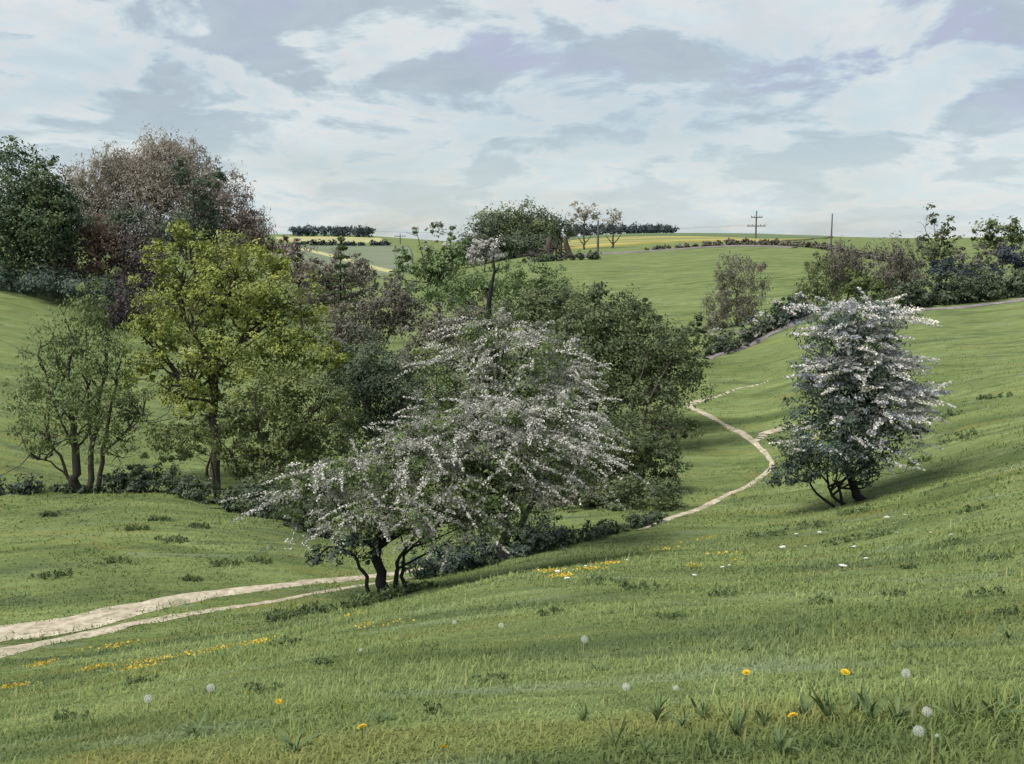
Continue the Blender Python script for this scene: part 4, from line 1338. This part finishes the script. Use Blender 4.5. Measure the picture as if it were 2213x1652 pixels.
# dandelions
def clock_mesh(r):
    T = Tubes()
    n = 100
    i = np.arange(n) + 0.5
    ph = np.arccos(1 - 2 * i / n)
    th = math.pi * (1 + 5 ** 0.5) * i
    d = np.stack([np.cos(th) * np.sin(ph), np.sin(th) * np.sin(ph), np.cos(ph)], 1)
    V, F = [], []
    for q in range(n):
        a = np.cross(d[q], [0.3, 0.2, 0.9])
        a /= np.linalg.norm(a)
        b = np.cross(d[q], a)
        rr = r * rng.uniform(0.9, 1.05)
        base = len(V)
        V += [d[q] * r * 0.2 + a * 0.0004, d[q] * r * 0.2 - a * 0.0004, d[q] * rr * 0.8]
        F.append((base, base + 1, base + 2))
        for k in range(6):
            an = k * math.pi / 3 + rng.uniform(0, 1)
            o = a * math.cos(an) + b * math.sin(an)
            s = a * -math.sin(an) + b * math.cos(an)
            base = len(V)
            V += [d[q] * rr * 0.8 - s * 0.0006, d[q] * rr * 0.8 + s * 0.0006, d[q] * rr + o * r * 0.26]
            F.append((base, base + 1, base + 2))
    return mesh_from('seed_head', np.array(V), np.array(F), M['clock'])


m_, w_ = new_mat('dandelion_seed')
soft_shader(w_, (0.72, 0.72, 0.70), 0.8, 0.4)
M['clock'] = m_
m_, w_ = new_mat('dandelion_petal')
soft_shader(w_, (0.62, 0.42, 0.015), 0.6, 0.2)
M['petal'] = m_
m_, w_ = new_mat('white_petal')
soft_shader(w_, (0.70, 0.70, 0.68), 0.7, 0.2)
M['white_petal'] = m_
m_, w_ = new_mat('flower_stem')
soft_shader(w_, (0.11, 0.14, 0.06), 0.6, 0.1)
M['stem'] = m_
CLOCK = clock_mesh(1.0 * 0.03)


def clock(u, v, r, h, label, stem_h=None):
    """u, v: where the head is seen; the stalk drops to the turf below it"""
    b = sight(u, v + 14)
    for _ in range(2):
        p = at(u, v, b.y)
    b = sight(u, v + h * FD / b.y)
    p = at(u, v, b.y)
    r *= 0.66
    root = tag(empty('dandelion_clock', b), label, 'dandelion')
    T = Tubes()
    T.limb(b, (p.x, p.y, p.z), 0.0022, 0.0018, 0.04, 6, 5)
    T.build('stem', M['stem'], root, b)
    o = link('seed_head', CLOCK, root, (p.x - b.x, p.y - b.y, p.z - b.z))
    o.scale = (r / 0.03,) * 3
    o.rotation_euler = (rng.uniform(0, 3), rng.uniform(0, 3), rng.uniform(0, 3))


for a_ in [(1985, 1580, 0.036, 0.12, 'largest dandelion clock at the lower right corner'), (2003, 1538, 0.034, 0.12, 'dandelion clock just above the largest one'),
           (1958, 1455, 0.036, 0.20, 'tall stalked dandelion clock above the pair at lower right'), (2025, 1590, 0.014, 0.06, 'tiny dandelion clock right of the largest one'),
           (1353, 1485, 0.036, 0.10, 'dandelion clock low in the centre right grass'), (1460, 1487, 0.026, 0.09, 'small lilac white dandelion clock right of centre'),
           (1263, 1382, 0.05, 0.10, 'wide dandelion clock in the middle of the slope'), (1083, 1352, 0.045, 0.10, 'dandelion clock in line below the rear hawthorn'),
           (982, 1345, 0.040, 0.10, 'dandelion clock below and right of the front hawthorn trunk'), (320, 1510, 0.045, 0.10, 'dandelion clock at the lower left'),
           (455, 1487, 0.045, 0.10, 'dandelion clock right of the lower left one'), (780, 1405, 0.028, 0.08, 'faint dandelion clock below the front hawthorn verge')]:
    clock(*a_)


def dandelion_mesh(r):
    V, F = [], []
    for ring, (n, ln, el) in enumerate([(22, 1.0, 0.15), (18, 0.8, 0.5), (12, 0.5, 0.95)]):
        for k in range(n):
            a = 2 * math.pi * (k + 0.5 * ring + rng.uniform(-.2, .2)) / n
            d = np.array([math.cos(a) * math.cos(el), math.sin(a) * math.cos(el), math.sin(el)])
            s = np.array([-math.sin(a), math.cos(a), 0]) * r * 0.10
            b = len(V)
            V += [d * r * 0.1 - s * 0.5, d * r * 0.1 + s * 0.5, d * r * ln + s, d * r * ln - s]
            F.append((b, b + 1, b + 2, b + 3))
    return mesh_from('flower_head', np.array(V), np.array(F), M['petal'])


DAND = dandelion_mesh(0.03)


def dandelion(u, v, r, label):
    b = sight(u, v + 12)
    root = tag(empty('dandelion_flower', b), label, 'dandelion')
    h = 0.075
    T = Tubes()
    T.limb(b, (b.x, b.y, b.z + h), 0.0025, 0.002, 0.03, 4, 5)
    T.build('stem', M['stem'], root, b)
    o = link('flower_head', DAND, root, (0, 0, h))
    o.scale = (r / 0.03,) * 3
    o.rotation_euler = (rng.uniform(0.1, 0.6), rng.uniform(-0.3, 0.3), rng.uniform(0, 6))


for a_ in [(783, 1590, 0.028, 'bright yellow dandelion at the bottom left of centre'), (960, 1638, 0.027, 'yellow dandelion on the bottom edge near the centre'),
           (1612, 1468, 0.026, 'yellow dandelion in the open grass right of centre'), (1825, 1468, 0.026, 'flat yellow dandelion left of the tall dandelion clock'),
           (1712, 1568, 0.024, 'half closed yellow dandelion among the leafy weeds'), (603, 1530, 0.022, 'small yellow dandelion upper right of a pair at lower left'),
           (540, 1508, 0.018, 'tiny yellow dandelion upper left of a pair at lower left')]:
    dandelion(*a_)


# white daisies further down the slope: a stalked head of petals, a few to each tuft
def daisy_mesh():
    V, F = [], []
    for q in range(5):
        c = np.array([rng.uniform(-0.5, 0.5), rng.uniform(-0.5, 0.5), rng.uniform(1.2, 1.6)])
        for k in range(8):
            a = 2 * math.pi * k / 8
            d = np.array([math.cos(a), math.sin(a), 0.25])
            s = np.array([-math.sin(a), math.cos(a), 0]) * 0.22
            b = len(V)
            V += [c, c + d * 0.5 + s, c + d * 0.85, c + d * 0.5 - s]
            F.append((b, b + 1, b + 2, b + 3))
    return mesh_from('flower_head', np.array(V), np.array(F), M['white_petal'])


DAISY = [daisy_mesh() for _ in range(3)]
WHITE = [(1690, 1192, 1.3), (1720, 1160, 0.8), (1770, 1157, 0.9), (1740, 1185, 0.6), (1915, 1126, 1.1), (1955, 1117, 0.6), (1820, 1235, 1.7), (1870, 1214, 1.0), (1845, 1188, 0.9),
                  (1560, 1232, 0.9), (1500, 1250, 1.0), (1575, 1226, 0.6), (1938, 1155, 0.6), (2010, 1155, 0.6), (2055, 1160, 0.7), (1805, 1175, 0.6), (1205, 1245, 1.4), (1225, 1258, 1.2), (1355, 1215, 0.7), (1265, 1228, 0.7)]
for i_, (u, v, s) in enumerate(sorted(WHITE)):
    b = sight(u, v)
    root = tag(empty('white_flower', b), ordinal(i_, 'tuft of white flowers', 'on the mid slope'), 'flower', 'white flowers scattered on the mid slope')
    sc_ = 0.0024 * b.y * s
    T = Tubes()
    T.limb(b, (b.x, b.y, b.z + sc_ * 1.6), 0.006, 0.004, 0.03, 4, 4)
    T.build('stem', M['stem'], root, b)
    o = link('flower_head', DAISY[rng.integers(3)], root)
    o.scale = (sc_, sc_, sc_)


def flower_patch(label, spots, n, spread):
    P = []
    for (u, v, ru, rv) in spots:
        c = sight(u, v)
        k = c.y / FD
        for _ in range(n):
            x = c.x + rng.normal(0, ru * k * 0.5)
            y = c.y + rng.normal(0, rv * k * 2.2) + (x - c.x) * 0.35
            P.append((x, y, tz(x, y) + rng.uniform(0.03, 0.09)))
    P = np.array(P)
    size = 0.0020 * P[:, 1] * rng.uniform(0.6, 1.4, len(P)) + 0.006
    v, f, t = leaf_cards(P, np.zeros_like(P), size, rng.random(len(P)), 0.8, 1.2, 1.0)
    o = link('buttercup_patch', mesh_from('buttercup_patch', v, f, M['buttercup'], t))
    tag(o, label, 'flowers', kind='stuff')


flower_patch('streaks of yellow buttercups on the lower left slope', [(210, 1448, 40, 8), (300, 1450, 50, 10), (350, 1430, 90, 8), (470, 1410, 70, 8), (250, 1400, 60, 8), (90, 1440, 30, 6), (30, 1490, 40, 5), (560, 1395, 40, 5)], 110, 1)
flower_patch('yellow buttercups below the rear hawthorn', [(1215, 1250, 34, 10), (1190, 1240, 30, 8), (1280, 1235, 40, 6), (1320, 1222, 30, 5)], 120, 1)
flower_patch('thin yellow buttercup streaks on the slope right of the thicket', [(1440, 1190, 40, 5), (1520, 1168, 40, 4), (1560, 1200, 40, 4), (1590, 1215, 30, 4), (1500, 1228, 20, 4)], 34, 1)
flower_patch('faint yellow streak below the front hawthorn trunk', [(850, 1355, 40, 5), (790, 1360, 20, 4), (760, 1335, 30, 3)], 30, 1)
